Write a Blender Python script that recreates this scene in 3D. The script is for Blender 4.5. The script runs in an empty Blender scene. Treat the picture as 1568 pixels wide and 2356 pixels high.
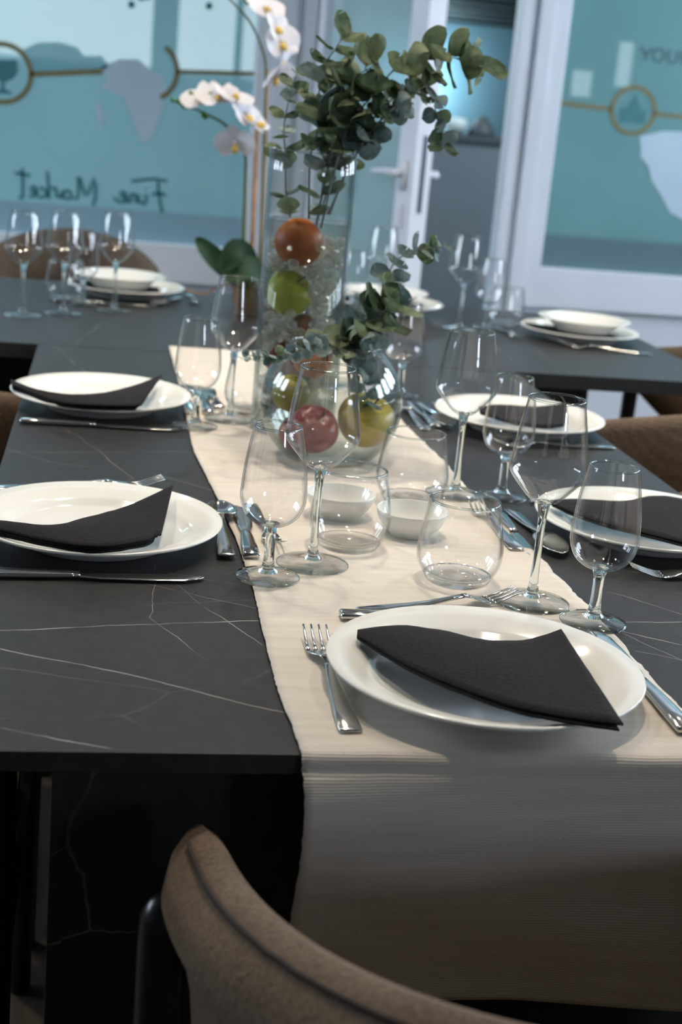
import bpy, bmesh, math, random
from mathutils import Vector, Matrix, noise
C = bpy.context.scene.collection
PI = math.pi
TZ = 0.75                      # table top height

# ------------------------------------------------------------------ camera
cam = bpy.data.cameras.new('camera')
cam.sensor_fit = 'VERTICAL'; cam.sensor_height = 36.0; cam.lens = 50.0
cam.dof.use_dof = True; cam.dof.focus_distance = 1.38; cam.dof.aperture_fstop = 6.3
cam.clip_start = 0.05
co = bpy.data.objects.new('camera', cam); C.objects.link(co)
R = ((0.98532977, -0.04024167, -0.16584888), (-0.14777668, 0.28491641, -0.94709276), (0.08536566, 0.95770729, 0.27478984))
co.matrix_world = Matrix(((*R[0], 0), (*R[1], 0), (*R[2], 1.22), (0, 0, 0, 1)))
bpy.context.scene.camera = co

# ------------------------------------------------------------------ view + world
sc = bpy.context.scene
sc.view_settings.view_transform = 'Standard'; sc.view_settings.look = 'None'
sc.view_settings.gamma = 1.0; sc.view_settings.use_curve_mapping = False
sc.view_settings.exposure = -0.07
sc.cycles.use_denoising = True
sc.cycles.max_bounces = 10; sc.cycles.transparent_max_bounces = 32; sc.cycles.transmission_bounces = 12
sc.cycles.glossy_bounces = 6; sc.cycles.diffuse_bounces = 4
sc.cycles.sample_clamp_indirect = 6.0
w = bpy.data.worlds.new('world'); sc.world = w; w.use_nodes = True
w.node_tree.nodes['Background'].inputs[0].default_value = (0.55, 0.72, 1.0, 1)
w.node_tree.nodes['Background'].inputs[1].default_value = 0.6

# ------------------------------------------------------------------ lamps of the room
WARM = (1.0, 0.86, 0.70); COOL = (0.62, 0.82, 1.0)
def disk(name, loc, power, col, size=0.11):
    l = bpy.data.lights.new(name, 'AREA'); l.shape = 'DISK'; l.size = size; l.energy = power; l.spread = math.radians(120); l.color = col
    o = bpy.data.objects.new(name, l); C.objects.link(o); o.location = loc
    return o
CEIL = 2.75
LAMPS = [(-0.5, 2.25, 9.2), (0.42, 2.45, 9.6), (1.35, 2.25, 9.2), (-0.6, 3.2, 1.6), (0.5, 3.3, 2.2), (1.5, 3.2, 2.0), (0.40, 1.45, 6.6)]
for i, (x, y, p) in enumerate(LAMPS):
    disk('downlight_lamp', (x, y, CEIL - 0.028), p, WARM)

# ================================================================== materials
def newmat(name):
    m = bpy.data.materials.new(name); m.use_nodes = True
    nt = m.node_tree; nt.nodes.clear()
    out = nt.nodes.new('ShaderNodeOutputMaterial')
    return m, nt, out
def N(nt, typ, **kw):
    n = nt.nodes.new(typ)
    for k, v in kw.items():
        if k[0] == 'i' and k[1:].isdigit(): n.inputs[int(k[1:])].default_value = v
        else: setattr(n, k, v)
    return n
def math_(nt, op, a, b=None, clamp=False):
    n = nt.nodes.new('ShaderNodeMath'); n.operation = op; n.use_clamp = clamp
    for i, v in enumerate((a, b)):
        if v is None: continue
        if isinstance(v, (int, float)): n.inputs[i].default_value = v
        else: nt.links.new(v, n.inputs[i])
    return n.outputs[0]
def P(nt, out, col, rough=0.5, metal=0.0, spec=0.5):
    b = nt.nodes.new('ShaderNodeBsdfPrincipled')
    if isinstance(col, tuple): b.inputs['Base Color'].default_value = (*col, 1)
    else: nt.links.new(col, b.inputs['Base Color'])
    b.inputs['Roughness'].default_value = rough; b.inputs['Metallic'].default_value = metal
    b.inputs['Specular IOR Level'].default_value = spec
    nt.links.new(b.outputs[0], out.inputs[0])
    return b
def objco(nt): return nt.nodes.new('ShaderNodeTexCoord').outputs['Object']
def geopos(nt): return nt.nodes.new('ShaderNodeNewGeometry').outputs['Position']
def noise_(nt, co_, scale, detail=3, rough=0.5, dist=0.0):
    n = nt.nodes.new('ShaderNodeTexNoise'); n.inputs['Scale'].default_value = scale
    n.inputs['Detail'].default_value = detail; n.inputs['Roughness'].default_value = rough; n.inputs['Distortion'].default_value = dist
    nt.links.new(co_, n.inputs['Vector']); return n
def ramp(nt, fac, stops):
    r = nt.nodes.new('ShaderNodeValToRGB'); e = r.color_ramp.elements
    while len(e) < len(stops): e.new(0.5)
    for k, (p, c) in enumerate(stops):
        e[k].position = p; e[k].color = (*c, 1)
    nt.links.new(fac, r.inputs[0]); return r.outputs[0]
def bump(nt, b, h, strength=0.3, dist=0.001):
    n = nt.nodes.new('ShaderNodeBump'); n.inputs['Strength'].default_value = strength; n.inputs['Distance'].default_value = dist
    nt.links.new(h, n.inputs['Height']); nt.links.new(n.outputs[0], b.inputs['Normal'])
def simple(name, col, rough=0.5, metal=0.0, var=0.12, scale=30, spec=0.5, bmp=0.0):
    m, nt, out = newmat(name); c = objco(nt); n = noise_(nt, c, scale)
    lo = tuple(x * (1 - var) for x in col); hi = tuple(min(1, x * (1 + var)) for x in col)
    b = P(nt, out, ramp(nt, n.outputs[0], [(0.3, lo), (0.7, hi)]), rough, metal, spec)
    if bmp: bump(nt, b, n.outputs[0], bmp, 0.002)
    return m
def emis(name, col, s):
    m, nt, out = newmat(name); e = N(nt, 'ShaderNodeEmission'); e.inputs[0].default_value = (*col, 1); e.inputs[1].default_value = s
    nt.links.new(e.outputs[0], out.inputs[0]); return m

VEINS = [[(-0.084, 1.202), (0.007, 1.222), (0.149, 1.244)], [(-0.081, 1.16), (-0.007, 1.127), (0.078, 1.079), (0.154, 1.038)], [(-0.068, 1.002), (0.015, 0.967)], [(0.074, 1.342), (0.104, 1.275), (0.149, 1.183)], [(0.049, 1.385), (0.136, 1.341)], [(0.035, 1.341), (0.154, 1.277)], [(-0.125, 1.854), (-0.066, 1.795), (-0.008, 1.777)], [(-0.051, 1.974), (-0.002, 1.857), (0.044, 1.694)], [(-0.122, 1.836), (0.12, 1.88)], [(-0.097, 2.64), (-0.033, 2.389)], [(0.528, 1.361), (0.589, 1.298), (0.72, 1.2)], [(0.491, 1.264), (0.58, 1.275), (0.75, 1.25)], [(0.508, 1.243), (0.555, 1.212), (0.77, 1.15)], [(0.507, 1.239), (0.539, 1.169), (0.62, 1.02)], [(0.502, 1.191), (0.539, 1.169), (0.7, 1.1)], [(-0.012, 1.61), (0.034, 1.733)], [(0.573, 2.389), (0.694, 2.56)], [(0.819, 2.981), (0.812, 2.774)], [(0.905, 2.956), (0.902, 2.707)], [(0.744, 3.527), (0.768, 2.713)], [(0.19, 2.454), (0.148, 2.7)], [(-0.01, 2.952), (-0.07, 2.626)], [(0.058, 1.397), (0.05, 1.245), (0.096, 1.143)], [(0.666, 2.413), (0.63, 2.214)], [(0.062, 1.759), (0.189, 1.64)], [(0.598, 1.828), (0.695, 1.799)]]
def stone(name, lines):
    m, nt, out = newmat(name); pos = geopos(nt); L = nt.links.new
    warp = noise_(nt, pos, 9.0, 4, 0.55); wv = N(nt, 'ShaderNodeVectorMath', operation='SUBTRACT'); L(warp.outputs['Color'], wv.inputs[0]); wv.inputs[1].default_value = (0.5, 0.5, 0.5)
    sc_ = N(nt, 'ShaderNodeVectorMath', operation='SCALE'); L(wv.outputs[0], sc_.inputs[0]); sc_.inputs['Scale'].default_value = 0.022 if lines else 0.05
    ad = N(nt, 'ShaderNodeVectorMath', operation='ADD'); L(pos, ad.inputs[0]); L(sc_.outputs[0], ad.inputs[1])
    tot = None
    thick = noise_(nt, pos, 14.0, 3).outputs[0]; fine = noise_(nt, pos, 60.0, 2).outputs[0]
    if lines:
        sp = N(nt, 'ShaderNodeSeparateXYZ'); L(ad.outputs[0], sp.inputs[0]); X, Y = sp.outputs[0], sp.outputs[1]
        for k, l in enumerate(VEINS):
            wd = (0.0011 if k in (0, 1, 11, 12) else 0.0007) * (1 + 0.35 * (l[0][1] > 2))
            st = 0.95 if k in (0, 1, 2, 10, 11, 12) else 0.55
            for (x0, y0), (x1, y1) in zip(l, l[1:]):
                ln = math.hypot(x1 - x0, y1 - y0); dx, dy = (x1 - x0) / ln, (y1 - y0) / ln
                # perpendicular distance and parameter along the vein
                d = math_(nt, 'ABSOLUTE', math_(nt, 'ADD', math_(nt, 'ADD', math_(nt, 'MULTIPLY', X, -dy), math_(nt, 'MULTIPLY', Y, dx)), dy * x0 - dx * y0))
                t = math_(nt, 'SUBTRACT', math_(nt, 'ADD', math_(nt, 'MULTIPLY', X, dx / ln), math_(nt, 'MULTIPLY', Y, dy / ln)), (dx * x0 + dy * y0) / ln + 0.5)
                tm = math_(nt, 'MULTIPLY', math_(nt, 'SUBTRACT', 0.53, math_(nt, 'ABSOLUTE', t)), 20.0, True)
                g = math_(nt, 'SUBTRACT', 1.0, math_(nt, 'DIVIDE', d, wd), True)
                v = math_(nt, 'MULTIPLY', math_(nt, 'MULTIPLY', g, tm), st)
                tot = v if tot is None else math_(nt, 'MAXIMUM', tot, v)
        thm = math_(nt, 'MULTIPLY', math_(nt, 'SUBTRACT', thick, 0.30), 3.2, True)
        tot = math_(nt, 'MULTIPLY', tot, thm)
    mp = N(nt, 'ShaderNodeMapping'); L(ad.outputs[0], mp.inputs[0]); mp.inputs['Rotation'].default_value = (0.3, 0.5, 0.9); mp.inputs['Scale'].default_value = (0.55, 1.7, 1.2)
    vo = N(nt, 'ShaderNodeTexVoronoi', feature='DISTANCE_TO_EDGE'); vo.inputs['Scale'].default_value = 3.4; L(mp.outputs[0], vo.inputs['Vector'])
    g = math_(nt, 'SUBTRACT', 1.0, math_(nt, 'MULTIPLY', vo.outputs[0], 190.0 if lines else 230.0), True)
    msk = math_(nt, 'MULTIPLY', math_(nt, 'SUBTRACT', noise_(nt, pos, 4.0, 2).outputs[0], 0.5), 6.0, True)
    g = math_(nt, 'MULTIPLY', math_(nt, 'MULTIPLY', g, msk), 0.14 if lines else 0.4)
    tot = g if tot is None else math_(nt, 'MAXIMUM', tot, g)
    mx = N(nt, 'ShaderNodeMix', data_type='RGBA'); L(tot, mx.inputs[0])
    base = ramp(nt, fine, [(0.3, (0.024, 0.025, 0.026)), (0.7, (0.033, 0.034, 0.034))])
    L(base, mx.inputs[6]); mx.inputs[7].default_value = (0.55, 0.53, 0.48, 1)
    b = P(nt, out, mx.outputs[2], 0.40, 0, 0.22)
    bump(nt, b, noise_(nt, pos, 420.0, 2).outputs[0], 0.12, 0.0006)
    return m

def cloth_mat():
    m, nt, out = newmat('woven_cotton'); pos = objco(nt); L = nt.links.new
    uv = N(nt, 'ShaderNodeUVMap'); sp = N(nt, 'ShaderNodeSeparateXYZ'); L(uv.outputs[0], sp.inputs[0])
    # ribs run across the cloth; v is metres along it
    wob = noise_(nt, pos, 22.0, 2).outputs[0]
    rib = math_(nt, 'SINE', math_(nt, 'ADD', math_(nt, 'MULTIPLY', sp.outputs[1], 2 * PI / 0.0021), math_(nt, 'MULTIPLY', wob, 5.0)))
    th = math_(nt, 'SINE', math_(nt, 'MULTIPLY', sp.outputs[0], 2 * PI / 0.0016))
    fn = noise_(nt, pos, 240.0, 3).outputs[0]
    st = N(nt, 'ShaderNodeMapping'); L(uv.outputs[0], st.inputs[0]); st.inputs['Scale'].default_value = (9, 120, 1)
    slub = noise_(nt, st.outputs[0], 1.0, 3).outputs[0]
    fleck = noise_(nt, pos, 330.0, 1).outputs[0]
    c1 = ramp(nt, slub, [(0.25, (0.60, 0.56, 0.49)), (0.75, (0.69, 0.645, 0.575))])
    mx = N(nt, 'ShaderNodeMix', data_type='RGBA'); L(math_(nt, 'MULTIPLY', math_(nt, 'SUBTRACT', fleck, 0.74), 8.0, True), mx.inputs[0]); L(c1, mx.inputs[6]); mx.inputs[7].default_value = (0.33, 0.25, 0.17, 1)
    b = P(nt, out, mx.outputs[2], 0.9, 0, 0.15)
    h = math_(nt, 'ADD', math_(nt, 'ADD', math_(nt, 'MULTIPLY', rib, 0.5), math_(nt, 'MULTIPLY', th, 0.12)), math_(nt, 'MULTIPLY', math_(nt, 'ADD', fn, slub), 0.8))
    bump(nt, b, h, 0.55, 0.0007)
    return m

def fabric_mat(name, col, sc_=260.0):
    m, nt, out = newmat(name); pos = objco(nt); L = nt.links.new
    mp = N(nt, 'ShaderNodeMapping'); L(pos, mp.inputs[0]); mp.inputs['Rotation'].default_value = (0.2, 0.1, 0.6)
    wv = N(nt, 'ShaderNodeTexWave'); wv.inputs['Scale'].default_value = 70.0; wv.inputs['Distortion'].default_value = 2.6; wv.inputs['Detail'].default_value = 2; wv.inputs['Detail Scale'].default_value = 3.0
    L(mp.outputs[0], wv.inputs[0])
    n1 = noise_(nt, pos, sc_, 2).outputs[0]; n2 = noise_(nt, pos, 18.0, 3).outputs[0]
    f = math_(nt, 'ADD', math_(nt, 'MULTIPLY', wv.outputs[1], 0.12), math_(nt, 'ADD', math_(nt, 'MULTIPLY', n1, 0.66), math_(nt, 'MULTIPLY', n2, 0.32)))
    c = ramp(nt, f, [(0.3, tuple(x * 0.5 for x in col)), (0.75, tuple(x * 1.25 for x in col))])
    b = P(nt, out, c, 0.95, 0, 0.1); b.inputs['Sheen Weight'].default_value = 0.25; b.inputs['Sheen Roughness'].default_value = 0.4
    b.inputs['Sheen Tint'].default_value = (*[min(1, x * 4) for x in col], 1)
    bump(nt, b, f, 0.9, 0.002)
    return m

def thin_glass(name, tint=(1, 1, 1), edge=(0.16, 0.21, 0.21), ior=1.5, rough=0.0, power=5.5):
    # a thin clear wall: light passes straight, reflects by Fresnel, and the longer path at a glancing angle tints it
    m, nt, out = newmat(name); L = nt.links.new
    lw = N(nt, 'ShaderNodeLayerWeight'); lw.inputs[0].default_value = 0.5
    f = math_(nt, 'POWER', lw.outputs['Facing'], power)
    mx = N(nt, 'ShaderNodeMix', data_type='RGBA'); L(f, mx.inputs[0]); mx.inputs[6].default_value = (*tint, 1); mx.inputs[7].default_value = (*edge, 1)
    tr = N(nt, 'ShaderNodeBsdfTransparent'); L(mx.outputs[2], tr.inputs[0])
    gl = N(nt, 'ShaderNodeBsdfGlossy'); gl.inputs['Roughness'].default_value = rough; gl.inputs[0].default_value = (1, 1, 1, 1)
    f0 = ((ior - 1) / (ior + 1)) ** 2
    fr = math_(nt, 'ADD', math_(nt, 'MULTIPLY', math_(nt, 'POWER', lw.outputs['Facing'], 5.0), 1 - f0), f0)
    ms = N(nt, 'ShaderNodeMixShader'); L(fr, ms.inputs[0]); L(tr.outputs[0], ms.inputs[1]); L(gl.outputs[0], ms.inputs[2])
    L(ms.outputs[0], out.inputs[0]); return m
def solid_glass(name):
    m, nt, out = newmat(name); g = N(nt, 'ShaderNodeBsdfGlass'); g.inputs['Roughness'].default_value = 0.0; g.inputs['IOR'].default_value = 1.5
    g.inputs[0].default_value = (0.96, 0.985, 0.975, 1); nt.links.new(g.outputs[0], out.inputs[0]); return m

def film_mat(name, col, thru, trans, zband=None, bandcol=None):
    # printed frosted film on glass: part diffuse, part light from behind, a little clear view, a clear gloss
    m, nt, out = newmat(name); L = nt.links.new; pos = geopos(nt)
    n = noise_(nt, pos, 2.2, 2).outputs[0]
    c = ramp(nt, n, [(0.3, tuple(x * 0.94 for x in col)), (0.7, tuple(x * 1.05 for x in col))])
    if zband:
        sp = N(nt, 'ShaderNodeSeparateXYZ'); L(pos, sp.inputs[0])
        k = math_(nt, 'MULTIPLY', math_(nt, 'SUBTRACT', zband, sp.outputs[2]), 60.0, True)
        mx = N(nt, 'ShaderNodeMix', data_type='RGBA'); L(k, mx.inputs[0]); L(c, mx.inputs[6]); mx.inputs[7].default_value = (*bandcol, 1); c = mx.outputs[2]
    d = N(nt, 'ShaderNodeBsdfDiffuse'); L(c, d.inputs[0])
    t = N(nt, 'ShaderNodeBsdfTranslucent'); L(c, t.inputs[0])
    a = N(nt, 'ShaderNodeMixShader'); a.inputs[0].default_value = thru; L(d.outputs[0], a.inputs[1]); L(t.outputs[0], a.inputs[2])
    tr = N(nt, 'ShaderNodeBsdfTransparent'); tr.inputs[0].default_value = (0.85, 0.97, 1.0, 1)
    b = N(nt, 'ShaderNodeMixShader'); b.inputs[0].default_value = trans; L(a.outputs[0], b.inputs[1]); L(tr.outputs[0], b.inputs[2])
    g = N(nt, 'ShaderNodeBsdfGlossy'); g.inputs['Roughness'].default_value = 0.05
    fr = N(nt, 'ShaderNodeFresnel'); fr.inputs[0].default_value = 1.45
    e = N(nt, 'ShaderNodeMixShader'); L(fr.outputs[0], e.inputs[0]); L(b.outputs[0], e.inputs[1]); L(g.outputs[0], e.inputs[2])
    L(e.outputs[0], out.inputs[0]); return m

def leaf_mat(name, c1, c2, under=None):
    m, nt, out = newmat(name); L = nt.links.new; pos = objco(nt)
    oi = N(nt, 'ShaderNodeObjectInfo')
    n = noise_(nt, pos, 3.5, 3).outputs[0]
    f = math_(nt, 'ADD', math_(nt, 'MULTIPLY', n, 0.7), math_(nt, 'MULTIPLY', oi.outputs['Random'], 0.45))
    c = ramp(nt, f, [(0.3, c1), (0.85, c2)])
    b = N(nt, 'ShaderNodeBsdfPrincipled'); L(c, b.inputs['Base Color']); b.inputs['Roughness'].default_value = 0.6; b.inputs['Specular IOR Level'].default_value = 0.3
    t = N(nt, 'ShaderNodeBsdfTranslucent'); L(c, t.inputs[0])
    ms = N(nt, 'ShaderNodeMixShader'); ms.inputs[0].default_value = 0.28; L(b.outputs[0], ms.inputs[1]); L(t.outputs[0], ms.inputs[2])
    L(ms.outputs[0], out.inputs[0]); return m

def fruit_mat(name, stops, scale=14.0, rough=0.4, bm_=0.2, bscale=160.0):
    m, nt, out = newmat(name); pos = objco(nt); n = noise_(nt, pos, scale, 4, 0.6, 0.4).outputs[0]
    b = P(nt, out, ramp(nt, n, stops), rough, 0, 0.4); bump(nt, b, noise_(nt, pos, bscale, 2).outputs[0], bm_, 0.001); return m

def wood_mat(name, c1, c2):
    m, nt, out = newmat(name); pos = geopos(nt); L = nt.links.new
    mp = N(nt, 'ShaderNodeMapping'); L(pos, mp.inputs[0]); mp.inputs['Scale'].default_value = (9, 0.9, 9)
    n = noise_(nt, mp.outputs[0], 5.0, 5, 0.6, 0.6).outputs[0]
    P(nt, out, ramp(nt, n, [(0.3, c1), (0.75, c2)]), 0.5, 0, 0.3); return m

M = {}
M['stone'] = stone('dark_veined_stone', True)
M['stone_side'] = stone('dark_veined_stone_side', False)
M['cotton'] = cloth_mat()
M['porcelain'] = simple('white_porcelain', (0.78, 0.79, 0.75), 0.10, 0, 0.02, 8)
M['napkin'] = simple('black_paper_napkin', (0.016, 0.0145, 0.016), 0.9, 0, 0.35, 420, 0.15, 0.5)
M['steel'] = simple('polished_steel', (0.62, 0.62, 0.60), 0.13, 1.0, 0.04, 40)
M['fabric'] = fabric_mat('brown_woven_fabric', (0.145, 0.108, 0.078))
M['seam'] = simple('dark_seam_thread', (0.03, 0.022, 0.016), 0.95)
M['blackwood'] = simple('black_lacquered_wood', (0.008, 0.008, 0.009), 0.32, 0, 0.2, 12)
M['glass'] = thin_glass('thin_clear_glass')
M['glass_rim'] = thin_glass('clear_glass_rim', (0.90, 0.93, 0.92), (0.45, 0.52, 0.52), 1.6, 0.0, 1.5)
M['glass_solid'] = solid_glass('solid_clear_glass')
M['vase_glass'] = thin_glass('vase_glass', (0.975, 0.985, 0.98), (0.30, 0.36, 0.35), 1.5, 0.0, 3.5)
M['water'] = thin_glass('clear_water', (0.90, 0.915, 0.90), (0.70, 0.72, 0.70), 1.33, 0.0, 4)
def murk_mat():
    m, nt, out = newmat('crumpled_clear_film'); L = nt.links.new; pos = objco(nt)
    tr = N(nt, 'ShaderNodeBsdfTransparent'); tr.inputs[0].default_value = (0.95, 0.95, 0.93, 1)
    d = N(nt, 'ShaderNodeBsdfTranslucent'); d.inputs[0].default_value = (0.75, 0.74, 0.71, 1); d2 = N(nt, 'ShaderNodeBsdfDiffuse'); d2.inputs[0].default_value = (0.75, 0.74, 0.71, 1)
    dd = N(nt, 'ShaderNodeMixShader'); L(d.outputs[0], dd.inputs[1]); L(d2.outputs[0], dd.inputs[2])
    g = N(nt, 'ShaderNodeBsdfGlossy'); g.inputs['Roughness'].default_value = 0.12
    a = N(nt, 'ShaderNodeMixShader'); L(math_(nt, 'MULTIPLY', noise_(nt, pos, 60, 4, 0.7).outputs[0], 0.62), a.inputs[0]); L(tr.outputs[0], a.inputs[1]); L(dd.outputs[0], a.inputs[2])
    b = N(nt, 'ShaderNodeMixShader'); b.inputs[0].default_value = 0.07; L(a.outputs[0], b.inputs[1]); L(g.outputs[0], b.inputs[2]); L(b.outputs[0], out.inputs[0]); return m
M['film_clear'] = murk_mat()
M['white'] = simple('white_painted_metal', (0.78, 0.81, 0.87), 0.45, 0, 0.03, 4)
M['white_panel'] = simple('white_panel', (0.74, 0.77, 0.84), 0.5, 0, 0.03, 2)
M['wall'] = simple('pale_grey_wall', (0.30, 0.30, 0.30), 0.85, 0, 0.04, 3)
M['ceil'] = simple('grey_ceiling', (0.25, 0.25, 0.25), 0.9, 0, 0.03, 3)
M['floor'] = wood_mat('dark_wood_floor', (0.035, 0.026, 0.018), (0.075, 0.056, 0.040))
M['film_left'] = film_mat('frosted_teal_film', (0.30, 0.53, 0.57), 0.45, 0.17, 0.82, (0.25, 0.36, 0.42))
M['film_right'] = film_mat('frosted_teal_film_less_backlit', (0.19, 0.37, 0.38), 0.45, 0.10, 0.843, (0.145, 0.215, 0.24))  # right film coloured darker, standing for weaker light behind it
M['film_door'] = film_mat('frosted_door_film', (0.30, 0.42, 0.42), 0.4, 0.10)
M['print_teal'] = simple('teal_print', (0.045, 0.20, 0.22), 0.6)
M['print_dark'] = simple('dark_teal_print', (0.05, 0.14, 0.16), 0.6)
M['print_gold'] = simple('ochre_print', (0.20, 0.17, 0.07), 0.6)
M['print_pale'] = simple('pale_print', (0.50, 0.63, 0.72), 0.6, 0, 0.05, 3)
M['dark_metal'] = simple('dark_metal', (0.05, 0.06, 0.09), 0.4, 0.6)
M['grey_counter'] = simple('slate_grey_counter', (0.17, 0.185, 0.20), 0.7, 0, 0.04, 3)
M['counter_cap'] = simple('dark_counter_cap', (0.07, 0.075, 0.08), 0.6)
M['far_wall'] = simple('blue_grey_far_wall', (0.11, 0.165, 0.20), 0.85, 0, 0.04, 2)
M['baffle'] = simple('black_ceiling_baffle', (0.006, 0.008, 0.009), 0.7)
M['pale_tile'] = simple('pale_ceiling_tile', (0.75, 0.68, 0.60), 0.9)
M['day'] = emis('daylight_pane', (0.88, 0.92, 0.95), 2.8)
M['day_room'] = emis('daylight_pane_room', (0.74, 0.86, 1.0), 27.0)
M['lamp_lens'] = emis('lamp_lens', (1.0, 0.88, 0.72), 6.0)
M['leaf_green'] = leaf_mat('eucalyptus_green', (0.034, 0.066, 0.036), (0.23, 0.29, 0.17))
M['leaf_blue'] = leaf_mat('eucalyptus_glaucous', (0.10, 0.16, 0.16), (0.31, 0.39, 0.37))
M['stem_grey'] = simple('grey_green_stem', (0.16, 0.17, 0.16), 0.7)
M['stem_brown'] = simple('brown_twig', (0.07, 0.045, 0.03), 0.8)
M['stem_green'] = simple('green_stem', (0.09, 0.12, 0.045), 0.6)
M['orange'] = fruit_mat('orange_peel', [(0.3, (0.30, 0.055, 0.006)), (0.55, (0.50, 0.135, 0.008)), (0.75, (0.24, 0.04, 0.008))], 9, 0.45, 0.35, 260)
M['apple_green'] = fruit_mat('green_apple_skin', [(0.3, (0.26, 0.29, 0.02)), (0.7, (0.48, 0.52, 0.05))], 10, 0.35, 0.05)
M['apple_red'] = fruit_mat('red_apple_skin', [(0.3, (0.16, 0.006, 0.008)), (0.7, (0.33, 0.018, 0.018))], 16, 0.3, 0.05)
M['apple_yellow'] = fruit_mat('yellow_apple_skin', [(0.25, (0.50, 0.42, 0.03)), (0.55, (0.55, 0.40, 0.05)), (0.8, (0.42, 0.20, 0.05))], 9, 0.35, 0.05)
M['pear'] = fruit_mat('olive_green_skin', [(0.3, (0.22, 0.20, 0.03)), (0.7, (0.36, 0.32, 0.06))], 12, 0.4, 0.08)
M['peach'] = fruit_mat('peach_skin', [(0.3, (0.42, 0.16, 0.08)), (0.7, (0.50, 0.30, 0.16))], 10, 0.6, 0.05)
M['plum'] = fruit_mat('brown_plum_skin', [(0.3, (0.16, 0.06, 0.04)), (0.7, (0.26, 0.12, 0.08))], 12, 0.4, 0.05)
M['petal'] = leaf_mat('white_petal', (0.72, 0.72, 0.78), (0.85, 0.85, 0.88))
M['petal_yellow'] = simple('yellow_lip', (0.65, 0.45, 0.10), 0.5)
M['bud'] = simple('green_bud', (0.06, 0.20, 0.02), 0.45)
M['orchid_leaf'] = leaf_mat('orchid_leaf', (0.012, 0.04, 0.018), (0.03, 0.075, 0.03))
M['bamboo'] = simple('bamboo_stake', (0.36, 0.19, 0.09), 0.6, 0, 0.25, 60)
M['moss'] = simple('green_moss', (0.05, 0.09, 0.02), 0.9, 0, 0.4, 90)

def wicker_mat():
    m, nt, out = newmat('wicker'); uv = objco(nt); L = nt.links.new
    w_ = N(nt, 'ShaderNodeTexWave', wave_type='BANDS', bands_direction='Z'); w_.inputs['Scale'].default_value = 55; w_.inputs['Distortion'].default_value = 0.6; L(uv, w_.inputs[0])
    b = P(nt, out, ramp(nt, w_.outputs[1], [(0.2, (0.10, 0.05, 0.03)), (0.8, (0.33, 0.19, 0.11))]), 0.8, 0, 0.2); bump(nt, b, w_.outputs[1], 0.8, 0.003); return m
M['wicker'] = wicker_mat()

# ================================================================== object helpers
def mesh(name, verts, faces, mat, smooth=True, uvs=None):
    me = bpy.data.meshes.new(name); me.from_pydata([tuple(v) for v in verts], [], faces); me.update()
    if uvs:
        ul = me.uv_layers.new(name='UVMap')
        for l in me.loops: ul.data[l.index].uv = uvs[l.vertex_index]
    if mat: me.materials.append(M[mat] if isinstance(mat, str) else mat)
    if smooth:
        for p in me.polygons: p.use_smooth = True
    return me
def obj(name, me, parent=None, loc=None):
    o = bpy.data.objects.new(name, me); C.objects.link(o)
    if parent: o.parent = parent
    if loc: o.location = loc
    return o
def tag(o, label=None, cat=None, group=None, kind=None):
    if label: o['label'] = label
    if cat: o['category'] = cat
    if group: o['group'] = group
    if kind: o['kind'] = kind
    return o
def thing(name, label, cat, loc=(0, 0, 0), rz=0.0, group=None):
    o = bpy.data.objects.new(name, None); C.objects.link(o); o.empty_display_size = 0.05
    o.location = loc; o.rotation_euler = (0, 0, rz)
    return tag(o, label, cat, group)
def dup(root, loc, rz, label, group=None):
    r = root.copy(); C.objects.link(r); r.location = loc; r.rotation_euler = (0, 0, rz); r['label'] = label
    if group: r['group'] = group
    for ch in list(root.children):
        c = ch.copy(); C.objects.link(c); c.parent = r
        for g in list(ch.children):
            d = g.copy(); C.objects.link(d); d.parent = c
    return r
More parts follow.
